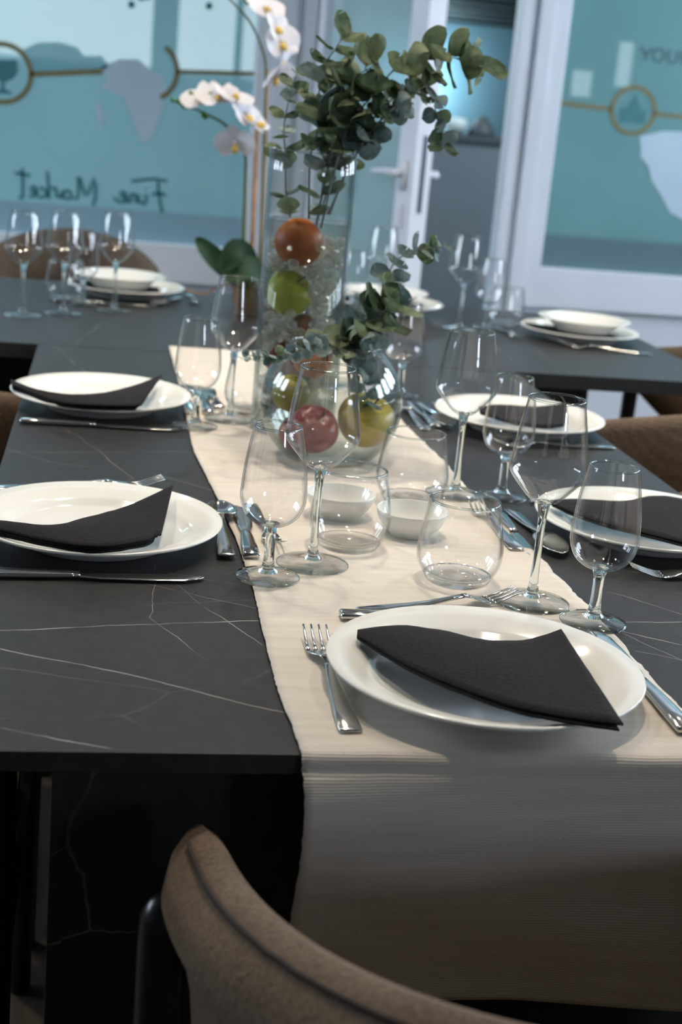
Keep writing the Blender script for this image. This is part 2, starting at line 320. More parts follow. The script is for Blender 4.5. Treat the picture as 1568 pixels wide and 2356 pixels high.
class MB:
    def __init__(s): s.v = []; s.f = []
    def add(s, vs, fs):
        o = len(s.v); s.v += [tuple(v) for v in vs]; s.f += [tuple(i + o for i in f) for f in fs]; return s
    def box(s, x0, x1, y0, y1, z0, z1):
        return s.add([(x0, y0, z0), (x1, y0, z0), (x1, y1, z0), (x0, y1, z0), (x0, y0, z1), (x1, y0, z1), (x1, y1, z1), (x0, y1, z1)],
                     [(0, 3, 2, 1), (4, 5, 6, 7), (0, 1, 5, 4), (1, 2, 6, 5), (2, 3, 7, 6), (3, 0, 4, 7)])
    def lathe(s, prof, seg=48, close=False):
        vs = []; fs = []; n = len(prof)
        for r, z in prof:
            for k in range(seg):
                a = 2 * PI * k / seg; vs.append((r * math.cos(a), r * math.sin(a), z))
        for i in range(n if close else n - 1):
            j = (i + 1) % n
            for k in range(seg):
                k2 = (k + 1) % seg; fs.append((i * seg + k, i * seg + k2, j * seg + k2, j * seg + k))
        if not close:
            if prof[0][0] > 1e-5 and prof[0][0] < 0: pass
        return s.add(vs, fs)
    def tube(s, pts, rad, seg=8, caps=True):
        pts = [Vector(p) for p in pts]; n = len(pts)
        if not isinstance(rad, (list, tuple)): rad = [rad] * n
        vs = []; fs = []; ref = None
        for i, p in enumerate(pts):
            d = (pts[min(i + 1, n - 1)] - pts[max(i - 1, 0)]).normalized()
            if ref is None: ref = d.orthogonal().normalized()
            ref = (ref - d * ref.dot(d)).normalized(); b = d.cross(ref)
            for k in range(seg):
                a = 2 * PI * k / seg; vs.append(p + (ref * math.cos(a) + b * math.sin(a)) * rad[i])
        for i in range(n - 1):
            for k in range(seg):
                k2 = (k + 1) % seg; fs.append((i * seg + k, i * seg + k2, (i + 1) * seg + k2, (i + 1) * seg + k))
        if caps: fs += [tuple(range(seg - 1, -1, -1)), tuple((n - 1) * seg + k for k in range(seg))]
        return s.add(vs, fs)
    def loft(s, st, seg=10):
        # stations along x: (x, width, thickness, zc); rounded section
        vs = []; fs = []; n = len(st)
        for x, wd, th, zc in st:
            for k in range(seg):
                a = 2 * PI * k / seg; ca, sa = math.cos(a), math.sin(a)
                sx = math.copysign(abs(ca) ** 0.5, ca); sz = math.copysign(abs(sa) ** 0.7, sa)
                vs.append((x, sx * wd / 2, zc + sz * th / 2))
        for i in range(n - 1):
            for k in range(seg):
                k2 = (k + 1) % seg; fs.append((i * seg + k, i * seg + k2, (i + 1) * seg + k2, (i + 1) * seg + k))
        fs += [tuple(range(seg - 1, -1, -1)), tuple((n - 1) * seg + k for k in range(seg))]
        return s.add(vs, fs)
    def build(s, name, mat, parent=None, loc=None, smooth=True, bevel=0.0):
        me = mesh(name, s.v, s.f, mat, smooth); o = obj(name, me, parent, loc)
        b = bmesh.new(); b.from_mesh(me); bmesh.ops.recalc_face_normals(b, faces=b.faces)
        if bevel: bmesh.ops.bevel(b, geom=list(b.edges), offset=bevel, segments=2, affect='EDGES', profile=0.6)
        b.to_mesh(me); b.free()
        if smooth:
            for p in me.polygons: p.use_smooth = True
        if not smooth:
            for p in me.polygons: p.use_smooth = False
        return o
def spline(pts, n):
    pts = [Vector(p) for p in pts]; out = []; m = len(pts) - 1
    for i in range(n):
        t = i / (n - 1) * m; k = min(int(t), m - 1); u = t - k
        p0 = pts[max(k - 1, 0)]; p1 = pts[k]; p2 = pts[k + 1]; p3 = pts[min(k + 2, m)]
        out.append(0.5 * ((2 * p1) + (p2 - p0) * u + (2 * p0 - 5 * p1 + 4 * p2 - p3) * u * u + (3 * p1 - p0 - 3 * p2 + p3) * u ** 3))
    return out
def smooth_prof(prof, n): return [(max(p.x, 0.0), p.y) for p in spline([(r, z, 0) for r, z in prof], n)]
def struct(o): return tag(o, kind='structure')

# ================================================================== the room
YP = 5.0
struct(MB().box(-3.6, 5.2, -3.2, 12.2, -0.05, 0).build('floor', 'floor', smooth=False))
struct(MB().box(-3.6, 5.2, -3.2, YP + 0.03, CEIL, CEIL + 0.06).build('ceiling', 'ceil', smooth=False))
# wall to the right with two tall window openings, and wall behind the camera
lw_ = MB(); LW = -3.5; added_winl = [(2.2, 2.75), (3.15, 3.7), (4.1, 4.65)]; lz = (1.35, 2.4)  # left windows are added, out of view, to light the partition coolly
edges = [-3.2] + [v for w_ in added_winl for v in w_] + [YP]
for k in range(0, len(edges), 2): lw_.box(LW - 0.1, LW, edges[k], edges[k + 1], 0, CEIL)
for a, b in added_winl: lw_.box(LW - 0.1, LW, a, b, 0, lz[0]).box(LW - 0.1, LW, a, b, lz[1], CEIL)
struct(lw_.build('wall_left', 'wall', smooth=False))
for k, (a, b) in enumerate(added_winl):
    fr = MB(); t = 0.045
    fr.box(LW - 0.07, LW - 0.02, a, a + t, *lz).box(LW - 0.07, LW - 0.02, b - t, b, *lz).box(LW - 0.07, LW - 0.02, a, b, lz[0], lz[0] + t).box(LW - 0.07, LW - 0.02, a, b, lz[1] - t, lz[1])
    fr.box(LW - 0.07, LW - 0.02, (a + b) / 2 - 0.025, (a + b) / 2 + 0.025, *lz)
    f = struct(fr.build('window_%d' % (k + 20), 'white', smooth=False))
    MB().box(LW - 0.048, LW - 0.042, a, b, *lz).build('window_pane', 'day_room', f, smooth=False)
mb = MB(); RW = 3.7; wins = [(1.0, 1.65), (2.05, 2.7), (3.05, 3.7), (4.05, 4.7)]; wz = (1.35, 2.4)
edges = [-3.2] + [v for w_ in wins for v in w_] + [YP]
for k in range(0, len(edges), 2): mb.box(RW, RW + 0.12, edges[k], edges[k + 1], 0, CEIL)
for a, b in wins: mb.box(RW, RW + 0.12, a, b, 0, wz[0]).box(RW, RW + 0.12, a, b, wz[1], CEIL)
struct(mb.build('wall_right', 'wall', smooth=False))
fx0, fx1, fz0, fz1 = 2.05, 2.75, 1.5, 2.3
struct(MB().box(-3.6, fx0, -3.3, -3.2, 0, CEIL).box(fx1, 5.2, -3.3, -3.2, 0, CEIL).box(fx0, fx1, -3.3, -3.2, 0, fz0).box(fx0, fx1, -3.3, -3.2, fz1, CEIL).build('wall_front', 'wall', smooth=False))
ff = MB().box(fx0, fx0 + 0.04, -3.28, -3.22, fz0, fz1).box(fx1 - 0.04, fx1, -3.28, -3.22, fz0, fz1).box(fx0, fx1, -3.28, -3.22, fz0, fz0 + 0.04).box(fx0, fx1, -3.28, -3.22, fz1 - 0.04, fz1)
ff.box((fx0 + fx1) / 2 - 0.03, (fx0 + fx1) / 2 + 0.03, -3.28, -3.22, fz0, fz1).box(fx0, fx1, -3.275, -3.225, fz0 + 0.24, fz0 + 0.29)
ff = struct(ff.build('window_30', 'white', smooth=False))
MB().box(fx0, fx1, -3.255, -3.25, fz0, fz1).build('window_pane', 'day_room', ff, smooth=False)
for k, (a, b) in enumerate(wins):
    fr = MB(); t = 0.045
    fr.box(RW + 0.02, RW + 0.07, a, a + t, *wz).box(RW + 0.02, RW + 0.07, b - t, b, *wz).box(RW + 0.02, RW + 0.07, a, b, wz[0], wz[0] + t).box(RW + 0.02, RW + 0.07, a, b, wz[1] - t, wz[1])
    mid = (a + b) / 2
    fr.box(RW + 0.02, RW + 0.07, mid - 0.025, mid + 0.025, *wz)
    for q in (0.33, 0.66): z = wz[0] + q * (wz[1] - wz[0]); fr.box(RW + 0.03, RW + 0.06, a, b, z - 0.02, z + 0.02)
    f = struct(fr.build('window_%d' % (k + 3), 'white', smooth=False))
    MB().box(RW + 0.042, RW + 0.048, a, b, *wz).build('window_pane', 'day_room', f, smooth=False)
# downlight fittings
for x, y, p in LAMPS:
    f = thing('ceiling_downlight', 'round ceiling downlight, %s, %s' % ('left of the table line' if x < 0 else 'over the table line' if x < 1.2 else 'right of the table line', 'above the far table' if y > 3 else 'above the long table' if y > 2 else 'nearest the front place'), 'ceiling light', (x, y, CEIL), 0, 'ceiling downlights')
    MB().lathe([(0.062, -0.002), (0.075, -0.012), (0.062, -0.02), (0.058, -0.006), (0.058, -0.002)], 24).build('trim_ring', 'white', f)
    MB().lathe([(0.0, -0.004), (0.057, -0.004)], 24).build('lens', 'lamp_lens', f)

# ------------------------------------------------------------------ glazed partition at YP
y0, y1 = YP, YP + 0.07
struct(MB().box(-3.5, 0.56, YP + 0.015, YP + 0.06, 0.0, 0.575).box(1.40, 3.7, YP + 0.015, YP + 0.06, 0.0, 0.575).build('wall_back', 'white_panel', smooth=False))
struct(MB().box(-3.5, 3.7, y0, y1, 2.12, CEIL).build('trim_1', 'white', smooth=False))
def window(name, x0, x1, film, zb):
    fr = MB()
    fr.box(x0 - 0.06, x1 + 0.06, y0 - 0.012, y1, 0.575, zb).box(x0 - 0.06, x1 + 0.06, y0 - 0.012, y1, 2.05, 2.12)
    fr.box(x0 - 0.06, x0, y0 - 0.012, y1, zb, 2.05).box(x1, x1 + 0.06, y0 - 0.012, y1, zb, 2.05)
    f = struct(fr.build(name, 'white', smooth=False, bevel=0.004))
    MB().add([(x0, y0 + 0.03, zb), (x1, y0 + 0.03, zb), (x1, y0 + 0.03, 2.05), (x0, y0 + 0.03, 2.05)], [(0, 1, 2, 3)]).build('film_pane', film, f, smooth=False)
    return f
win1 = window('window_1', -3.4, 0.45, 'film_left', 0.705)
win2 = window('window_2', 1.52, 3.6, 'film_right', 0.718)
# posts between window and door, with stepped profile
struct(MB().box(0.51, 0.575, y0 - 0.03, y1, 0, 2.12).box(0.575, 0.60, y0 - 0.008, y1, 0, 2.12).box(0.60, 0.645, y0 - 0.022, y1, 0, 2.12).build('trim_2', 'white', smooth=False, bevel=0.003))
struct(MB().box(1.345, 1.385, y0 - 0.022, y1, 0, 2.12).box(1.385, 1.405, y0 - 0.006, y1, 0, 2.12).box(1.405, 1.46, y0 - 0.03, y1, 0, 2.12).build('trim_3', 'white', smooth=False, bevel=0.003))
struct(MB().box(-3.5, 0.51, y0 - 0.004, y0 + 0.015, 0.0, 0.09).box(1.46, 3.7, y0 - 0.004, y0 + 0.015, 0.0, 0.09).build('baseboard_back', 'white', smooth=False))
# flat prints on the film
YF = y0 + 0.0285
def ribbon(pts, wd, th=0.0012):
    """a flat stroke in the plane of the glass"""
    pts = [Vector((p[0], 0, p[1])) for p in pts]; m = MB(); n = len(pts); vs = []; fs = []
    for i, p in enumerate(pts):
        d = (pts[min(i + 1, n - 1)] - pts[max(i - 1, 0)]).normalized(); nn = Vector((-d.z, 0, d.x)) * (wd[i] if isinstance(wd, list) else wd) / 2
        vs += [p + nn, p - nn, p + nn - Vector((0, th, 0)), p - nn - Vector((0, th, 0))]
    for i in range(n - 1):
        a = 4 * i; b = a + 4
        fs += [(a + 2, a + 3, b + 3, b + 2), (a, a + 2, b + 2, b), (a + 3, a + 1, b + 1, b + 3)]
    return m.add(vs, fs)
def arc(cx, cz, r, a0, a1, n=40): return [(cx + r * math.cos(a0 + (a1 - a0) * i / n), cz + r * math.sin(a0 + (a1 - a0) * i / n)) for i in range(n + 1)]
def join(*ms):
    m = MB()
    for q in ms: m.add(q.v, q.f)
    return m
def poly(pts, th=0.001):
    n = len(pts); m = MB()
    return m.add([(x, 0, z) for x, z in pts] + [(x, -th, z) for x, z in pts], [tuple(range(n, 2 * n))] + [(i, (i + 1) % n, n + (i + 1) % n, n + i) for i in range(n)])
def put(m, name, mat, par): return m.build(name, mat, par, (0, YF, 0), smooth=False)
# left window: line with two rings, a wine glass sign, pale map, mirrored handwriting
put(ribbon(arc(-0.38, 1.222, 0.092, 0, 2 * PI), 0.017), 'printed_ring', 'print_gold', win1)
put(ribbon([(-0.289, 1.226), (-0.055, 1.256)], 0.018), 'printed_line', 'print_gold', win1)
put(ribbon(arc(0.097, 1.272, 0.094, -1.1, 1.0), 0.017), 'printed_ring', 'print_gold', win1)
put(ribbon([(0.191, 1.277), (0.45, 1.293)], 0.014), 'printed_line', 'print_gold', win1)
put(ribbon([(-1.6, 1.14), (-0.472, 1.215)], 0.018), 'printed_line', 'print_gold', win1)
g = join(poly([(-0.425, 1.262), (-0.335, 1.268), (-0.33, 1.232), (-0.345, 1.207), (-0.372, 1.195), (-0.372, 1.172), (-0.35, 1.164), (-0.35, 1.157), (-0.405, 1.155), (-0.405, 1.162), (-0.384, 1.17), (-0.384, 1.195), (-0.41, 1.205), (-0.425, 1.228)]))
put(g, 'printed_wine_glass', 'print_teal', win1)
put(poly([(-0.06, 1.27), (0.0, 1.30), (0.06, 1.305), (0.1, 1.275), (0.148, 1.255), (0.16, 1.20), (0.145, 1.14), (0.125, 1.07), (0.10, 1.035), (0.075, 1.045), (0.058, 1.09), (0.03, 1.15), (0.015, 1.185), (-0.03, 1.195), (-0.065, 1.205), (-0.04, 1.23)]), 'printed_map', 'print_pale', win1)
put(poly([(-0.075, 1.16), (-0.06, 1.15), (-0.045, 1.105), (-0.052, 1.075), (-0.072, 1.12)]), 'printed_map', 'print_pale', win1)
put(poly([(-0.32, 1.30), (-0.27, 1.328), (-0.2, 1.336), (-0.14, 1.325), (-0.12, 1.30), (-0.06, 1.305), (-0.035, 1.275), (-0.06, 1.255), (-0.285, 1.232)]), 'printed_coast', 'print_teal_soft' if 'print_teal_soft' in M else 'film_left', win1)
for dx, dz in ((0.08, 1.505), (0.03, 1.475), (0.285, 1.495), (0.06, 1.50)): put(poly(arc(dx, dz, 0.012, 0, 2 * PI, 10)[:-1]), 'printed_leaf', 'print_teal', win1)
# handwriting, as strokes in reading direction (u to the right); it is printed to be read from the other room
HAND = [[(0.0, 0.95), (0.25, 1.0), (0.62, 0.86)], [(0.16, 0.9), (0.14, 0.45), (0.10, 0.02), (0.06, -0.25)], [(0.02, 0.42), (0.16, 0.46), (0.26, 0.4)],
        [(0.36, 0.42), (0.35, 0.2), (0.38, 0.02), (0.46, 0.12)], [(0.36, 0.6), (0.37, 0.64)],
        [(0.48, 0.4), (0.50, 0.05), (0.53, 0.32), (0.60, 0.38), (0.62, 0.08), (0.68, 0.1)],
        [(0.68, 0.2), (0.78, 0.28), (0.76, 0.46), (0.69, 0.34), (0.70, 0.1), (0.80, 0.05), (0.9, 0.2)],
        [(1.24, -0.15), (1.20, 0.35), (1.24, 0.9), (1.30, 0.5), (1.36, 0.2), (1.44, 0.6), (1.50, 0.98), (1.50, 0.5), (1.50, 0.08), (1.58, 0.12)],
        [(1.74, 0.36), (1.64, 0.34), (1.62, 0.1), (1.72, 0.08), (1.76, 0.36), (1.77, 0.08), (1.84, 0.14)],
        [(1.86, 0.1), (1.87, 0.42), (1.96, 0.4)], [(2.02, 1.05), (2.0, 0.5), (1.98, 0.0)], [(2.14, 0.45), (2.0, 0.2), (2.16, 0.02)],
        [(2.18, 0.2), (2.28, 0.28), (2.25, 0.46), (2.19, 0.32), (2.20, 0.1), (2.32, 0.08)], [(2.44, 1.12), (2.42, 0.5), (2.42, 0.02), (2.48, 0.06)], [(2.30, 0.85), (2.56, 0.92)]]
hw = MB()
for s_ in HAND:
    pts = [(0.178 - p.x * 0.2, 0.832 + p.y * 0.088 + 0.012 * p.x * -0.3) for p in spline([(a, b, 0) for a, b in s_], 14)]
    q = ribbon(pts, 0.0115); hw.add(q.v, q.f)
put(hw, 'handwriting', 'print_teal', win1)
# right window: YOUR, ring with a cathedral sign, pale map
put(ribbon(arc(1.799, 1.286, 0.079, 0, 2 * PI), 0.015), 'printed_ring', 'print_gold', win2)
put(ribbon([(1.52, 1.289), (1.72, 1.284)], 0.015), 'printed_line', 'print_gold', win2)
put(ribbon([(1.878, 1.281), (2.6, 1.27)], 0.015), 'printed_line', 'print_gold', win2)
cath = poly([(1.75, 1.243), (1.848, 1.243), (1.848, 1.285), (1.838, 1.296), (1.828, 1.285), (1.822, 1.30), (1.812, 1.322), (1.805, 1.335), (1.802, 1.352), (1.799, 1.335), (1.788, 1.318), (1.776, 1.296), (1.770, 1.285), (1.760, 1.296), (1.75, 1.285)])
put(cath, 'printed_cathedral', 'print_teal', win2)
def block(ch, x, z, h):
    w_ = 0.82 * h
    if ch == 'Y': return [[(x - 0.1 * w_, z + h), (x + w_ / 2, z + h * 0.42), (x + w_ / 2, z)], [(x + w_ * 1.1, z + h), (x + w_ / 2, z + h * 0.42)]]
    if ch == 'O': return [[(x + w_ / 2 + w_ / 2 * 1.15 * math.cos(a * PI / 12), z + h / 2 + h / 2 * math.sin(a * PI / 12)) for a in range(25)]]
    if ch == 'U': return [[(x, z + h), (x, z + h * 0.3), (x + w_ * 0.2, z + 0.05 * h), (x + w_ / 2, z), (x + w_ * 0.8, z + 0.05 * h), (x + w_, z + h * 0.3), (x + w_, z + h)]]
    if ch == 'R': return [[(x, z), (x, z + h), (x + w_ * 0.7, z + h * 0.97), (x + w_, z + h * 0.75), (x + w_ * 0.7, z + h * 0.5), (x, z + h * 0.5)], [(x + w_ * 0.5, z + h * 0.5), (x + w_, z)]]
let = MB(); xx = 1.80
for ch in 'YOUR':
    for s_ in block(ch, xx, 1.458, 0.042): q = ribbon(s_, 0.0085); let.add(q.v, q.f)
    xx += 0.046 if ch == 'Y' else 0.053
put(let, 'lettering', 'print_dark', win2)
put(poly([(1.835, 1.20), (1.92, 1.225), (2.2, 1.24), (2.3, 1.0), (2.1, 0.9), (1.99, 0.945), (1.945, 1.005), (1.905, 1.05), (1.885, 1.10), (1.85, 1.13), (1.845, 1.165)]), 'printed_map', 'print_pale', win2)

# ------------------------------------------------------------------ door leaf standing open
door = thing('door_1', None, None, (0.665, YP + 0.03, 0), math.radians(-70)); door['kind'] = 'structure'
DW = 0.735
db = MB().box(0.0, 0.085, -0.03, 0.03, 0.02, 2.08).box(DW - 0.10, DW, -0.03, 0.03, 0.02, 2.08).box(0.085, DW - 0.10, -0.03, 0.03, 0.02, 0.22).box(0.085, DW - 0.10, -0.03, 0.03, 1.96, 2.08)
db.build('door_frame', 'white', door, smooth=False)
MB().add([(0.085, 0, 0.22), (DW - 0.10, 0, 0.22), (DW - 0.10, 0, 1.96), (0.085, 0, 1.96)], [(0, 1, 2, 3)]).build('door_film_pane', 'film_door', door, smooth=False)
MB().box(DW, DW + 0.002, -0.006, 0.008, 0.92, 1.15).build('lock_faceplate', 'dark_metal', door, smooth=False)
for s_ in (-1, 1):
    h = MB().box(DW - 0.068, DW - 0.032, s_ * 0.03, s_ * 0.042, 0.985, 1.075) if s_ > 0 else MB().box(DW - 0.068, DW - 0.032, -0.042, -0.03, 0.985, 1.075)
    h.tube([(DW - 0.05, s_ * 0.04, 1.035), (DW - 0.05, s_ * 0.075, 1.035)], 0.010, 12)
    h.tube(spline([(DW - 0.04, s_ * 0.075, 1.035), (DW - 0.10, s_ * 0.078, 1.035), (DW - 0.175, s_ * 0.072, 1.03)], 8), [0.012, 0.011, 0.010, 0.010, 0.0095, 0.009, 0.009, 0.008], 10)
    h.build('door_handle', 'white', door)
    MB().box(DW - 0.062, DW - 0.038, min(s_ * 0.03, s_ * 0.040), max(s_ * 0.03, s_ * 0.040), 0.87, 0.945).build('lock_escutcheon', 'white', door, smooth=False, bevel=0.003)
MB().box(0.31, 0.33, -0.010, -0.006, 0.93, 1.06).build('brown_sticker', 'stem_brown', door, smooth=False)

# ------------------------------------------------------------------ the room beyond
for k, (x, y, p) in enumerate([(-1.2, 7.2, 110), (0.9, 9.2, 80), (2.6, 6.4, 62), (-2.2, 10.4, 60)]):  # added lamps, out of view, brightening the window film and the counter
    l = bpy.data.lights.new('added_panel_lamp', 'AREA'); l.shape = 'SQUARE'; l.size = 0.58; l.energy = p; l.color = (0.66, 0.86, 1.0)
    o = bpy.data.objects.new('added_panel_lamp', l); C.objects.link(o); o.location = (x, y, 2.575)
    f = thing('added_panel_light', 'square cool panel light added unseen in the next room, ' + ('nearest the left window', 'deep behind the glass door', 'beyond the open doorway', 'far back on the left')[k], 'ceiling light', (x, y, 2.6), 0, 'added panel lights of the next room')
    MB().box(-0.31, 0.31, -0.31, 0.31, -0.02, 0.0).build('frame', 'white', f, smooth=False)
FY = 12.0
wf = MB()
panes = [(-3.4, -1.75), (-1.6, 0.246), (0.447, 0.906), (0.96, 1.25)]
small = [(3.73, 3.91, 1.44, 1.66), (4.1, 4.24, 1.55, 1.92)]
wf.box(-3.5, 1.25, FY, FY + 0.1, 0, 1.33).box(-3.5, 1.25, FY, FY + 0.1, 2.4, 2.6).box(1.25, 5.2, FY, FY + 0.1, 0, 1.44).box(1.25, 3.73, FY, FY + 0.1, 1.44, 2.6).box(3.91, 4.1, FY, FY + 0.1, 1.44, 2.6).box(4.24, 5.2, FY, FY + 0.1, 1.44, 2.6)
wf.box(3.73, 3.91, FY, FY + 0.1, 1.66, 2.6).box(4.1, 4.24, FY, FY + 0.1, 1.44, 1.55).box(4.1, 4.24, FY, FY + 0.1, 1.92, 2.6)
for a, b in ((-1.75, -1.6), (0.246, 0.447), (0.906, 0.96)): wf.box(a, b, FY, FY + 0.1, 1.33, 2.4)
struct(wf.build('wall_far', 'far_wall', smooth=False))
for k, (a, b) in enumerate(panes):
    f = struct(MB().box(a, b, FY + 0.03, FY + 0.08, 1.33, 1.37).box(a, b, FY + 0.03, FY + 0.08, 2.36, 2.4).build('window_%d' % (k + 9), 'white', smooth=False))
    MB().box(a, b, FY + 0.05, FY + 0.06, 1.33, 2.4).build('window_pane', 'day', f, smooth=False)
for k, (a, b, c_, d_) in enumerate(small):
    f = struct(MB().box(a, b, FY + 0.03, FY + 0.08, c_, c_ + 0.012).build('window_%d' % (k + 13), 'white', smooth=False))
    MB().box(a, b, FY + 0.05, FY + 0.06, c_, d_).build('window_pane', 'day', f, smooth=False)
struct(MB().box(-3.6, -3.5, YP, FY, 0, 2.6).build('wall_far_left', 'far_wall', smooth=False))
struct(MB().box(5.1, 5.2, YP, FY, 0, 2.6).build('wall_far_right', 'far_wall', smooth=False))
struct(MB().box(-3.6, 5.2, YP + 0.07, FY, 2.6, 2.66).build('ceiling_beyond', 'ceil', smooth=False))
# low black ceiling grid with pale tiles above it
gr = thing('trim_4', None, None, (0, 0, 0)); gr['kind'] = 'structure'
for k in range(8):
    y = 8.1 + k * 0.55; MB().box(1.5, 4.9, y - 0.10, y + 0.10, 1.93, 2.12).build('ceiling_baffle', 'baffle', gr, smooth=False)
for k in range(6):
    x = 1.7 + k * 0.62; MB().add([(x - 0.1, 8.0, 1.95), (x + 0.1, 8.0, 1.95), (x + 0.5, 12.0, 1.95), (x + 0.3, 12.0, 1.95), (x - 0.1, 8.0, 2.12), (x + 0.1, 8.0, 2.12), (x + 0.5, 12.0, 2.12), (x + 0.3, 12.0, 2.12)], [(0, 3, 2, 1), (4, 5, 6, 7), (0, 1, 5, 4), (1, 2, 6, 5), (2, 3, 7, 6), (3, 0, 4, 7)]).build('ceiling_baffle', 'baffle', gr, smooth=False)
MB().box(1.5, 4.9, 8.0, 12.0, 2.13, 2.17).build('ceiling_tile', 'pale_tile', gr, smooth=False)
# grey counter seen through the doorway
ct = thing('service_counter', 'slate grey service counter seen through the open doorway', 'counter', (2.3, 7.7, 0))
MB().box(-1.2, 1.6, -0.1, 0.45, 0.0, 1.09).build('counter_front', 'grey_counter', ct, smooth=False)
MB().box(-1.22, 1.62, -0.12, 0.47, 1.09, 1.12).build('counter_top', 'counter_cap', ct, smooth=False)
tag(MB().lathe([(0, 0), (0.075, 0.0), (0.072, 0.02), (0.05, 0.06), (0.02, 0.098), (0.0, 0.102)], 20).build('cloche', 'counter_cap', None, (1.93, 7.72, 1.12)), 'small dark grey cone-shaped cover on the far counter', 'cover')
tag(MB().lathe([(0, 0), (0.03, 0.0), (0.055, 0.03), (0.06, 0.055), (0.052, 0.08), (0.0, 0.085)], 20).build('white_pot', 'porcelain', None, (1.79, 7.72, 1.12)), 'small whitish pot on the far counter beyond the doorway', 'pot')
wl = thing('added_glow_lamp', 'added cool lamp making the glow on the blue-grey wall beyond the doorway', 'lamp', (2.30, FY - 0.3, 0))  # added lamp stands in for a glowing frosted window
MB().lathe([(0.09, 0.0), (0.09, 0.02), (0.015, 0.03), (0.015, 1.24), (0.0, 1.24)], 16).build('added_lamp_pole', 'dark_metal', wl)
MB().lathe([(0, 1.24), (0.05, 1.26), (0.07, 1.31), (0.05, 1.36), (0, 1.38)], 16).build('added_lamp_globe', emis('added_cool_globe', (0.6, 0.9, 1.0), 6.0), wl)
pl = bpy.data.lights.new('added_glow_light', 'POINT'); pl.energy = 75; pl.color = (0.55, 0.88, 1.0); pl.shadow_soft_size = 0.08
po = bpy.data.objects.new('added_glow_light', pl); C.objects.link(po); po.location = (2.38, FY - 0.3, 1.46)

# ================================================================== tables
TX0, TX1, TY0, TY1 = -0.127, 0.777, 0.963, 2.642
t = thing('dining_table', 'long dark veined stone table with the cream runner along it', 'table', ((TX0 + TX1) / 2, 1.8, 0))
def rel(mbv, o): mbv.v = [tuple(Vector(v) - Vector(o.location)) for v in mbv.v]; return mbv
rel(MB().box(TX0, TX1, TY0, TY1, TZ - 0.0165, TZ), t).build('tabletop', 'stone', t, smooth=False, bevel=0.0008)
pd = MB().box(-0.018, 0.665, 1.032, 2.40, 0.0, TZ - 0.0165)
rel(pd, t).build('pedestal', 'stone_side', t, smooth=False)
rel(MB().box(-0.030, -0.018, 1.03, 2.402, 0, TZ - 0.0165), t).build('side_panel', 'stone_side', t, smooth=False, bevel=0.001)
rel(MB().box(0.665, 0.677, 1.03, 2.402, 0, TZ - 0.0165), t).build('side_panel', 'stone_side', t, smooth=False, bevel=0.001)
t2 = thing('dining_table', 'dark veined stone table set crosswise at the far end', 'table', (0.325, 3.09, 0))
rel(MB().box(-0.58, 1.232, TY1 + 0.003, 3.53, TZ - 0.028, TZ), t2).build('tabletop', 'stone', t2, smooth=False, bevel=0.0008)
rel(MB().box(-0.32, 0.955, 2.76, 3.42, 0, TZ - 0.028), t2).build('pedestal', 'stone_side', t2, smooth=False)
rel(MB().box(0.955, 0.972, 2.755, 3.425, 0, TZ - 0.028), t2).build('side_panel', 'stone_side', t2, smooth=False, bevel=0.001)
rel(MB().box(-0.337, -0.32, 2.755, 3.425, 0, TZ - 0.028), t2).build('side_panel', 'stone_side', t2, smooth=False, bevel=0.001)

# ------------------------------------------------------------------ runner
LEFT = [(2.685, 0.113), (2.287, 0.119), (1.882, 0.119), (1.689, 0.134), (1.481, 0.147), (1.313, 0.151), (1.197, 0.149), (1.072, 0.149), (0.962, 0.155)]
RIGHT = [(2.685, 0.452), (2.098, 0.458), (1.864, 0.470), (1.701, 0.469), (1.554, 0.480), (1.457, 0.484), (1.317, 0.490), (1.21, 0.491), (1.116, 0.489), (0.962, 0.494)]
def interp(tab, y):
    for (ya, xa), (yb, xb) in zip(tab, tab[1:]):
        if yb <= y <= ya: u = (y - yb) / (ya - yb); return xb + (xa - xb) * u
    return tab[0][1] if y > tab[0][0] else tab[-1][1]
random.seed(4)
rows = []; s_ = 0.0; y = 2.685
while y > TY0 + 0.002: rows.append((s_, y, TZ + 0.0022)); y -= 0.006; s_ += 0.006
rr = 0.0075
for k in range(1, 7):
    a = k / 6 * PI / 2; rows.append((s_ + rr * a, TY0 + 0.001 - rr * math.sin(a), TZ + 0.0022 - rr * (1 - math.cos(a))))
s_ += rr * PI / 2; z = TZ + 0.0022 - rr
while z > 0.547: z -= 0.004; s_ += 0.004; rows.append((s_, TY0 + 0.001 - rr, z))
NX = 44; vs = []; uv = []; fs = []
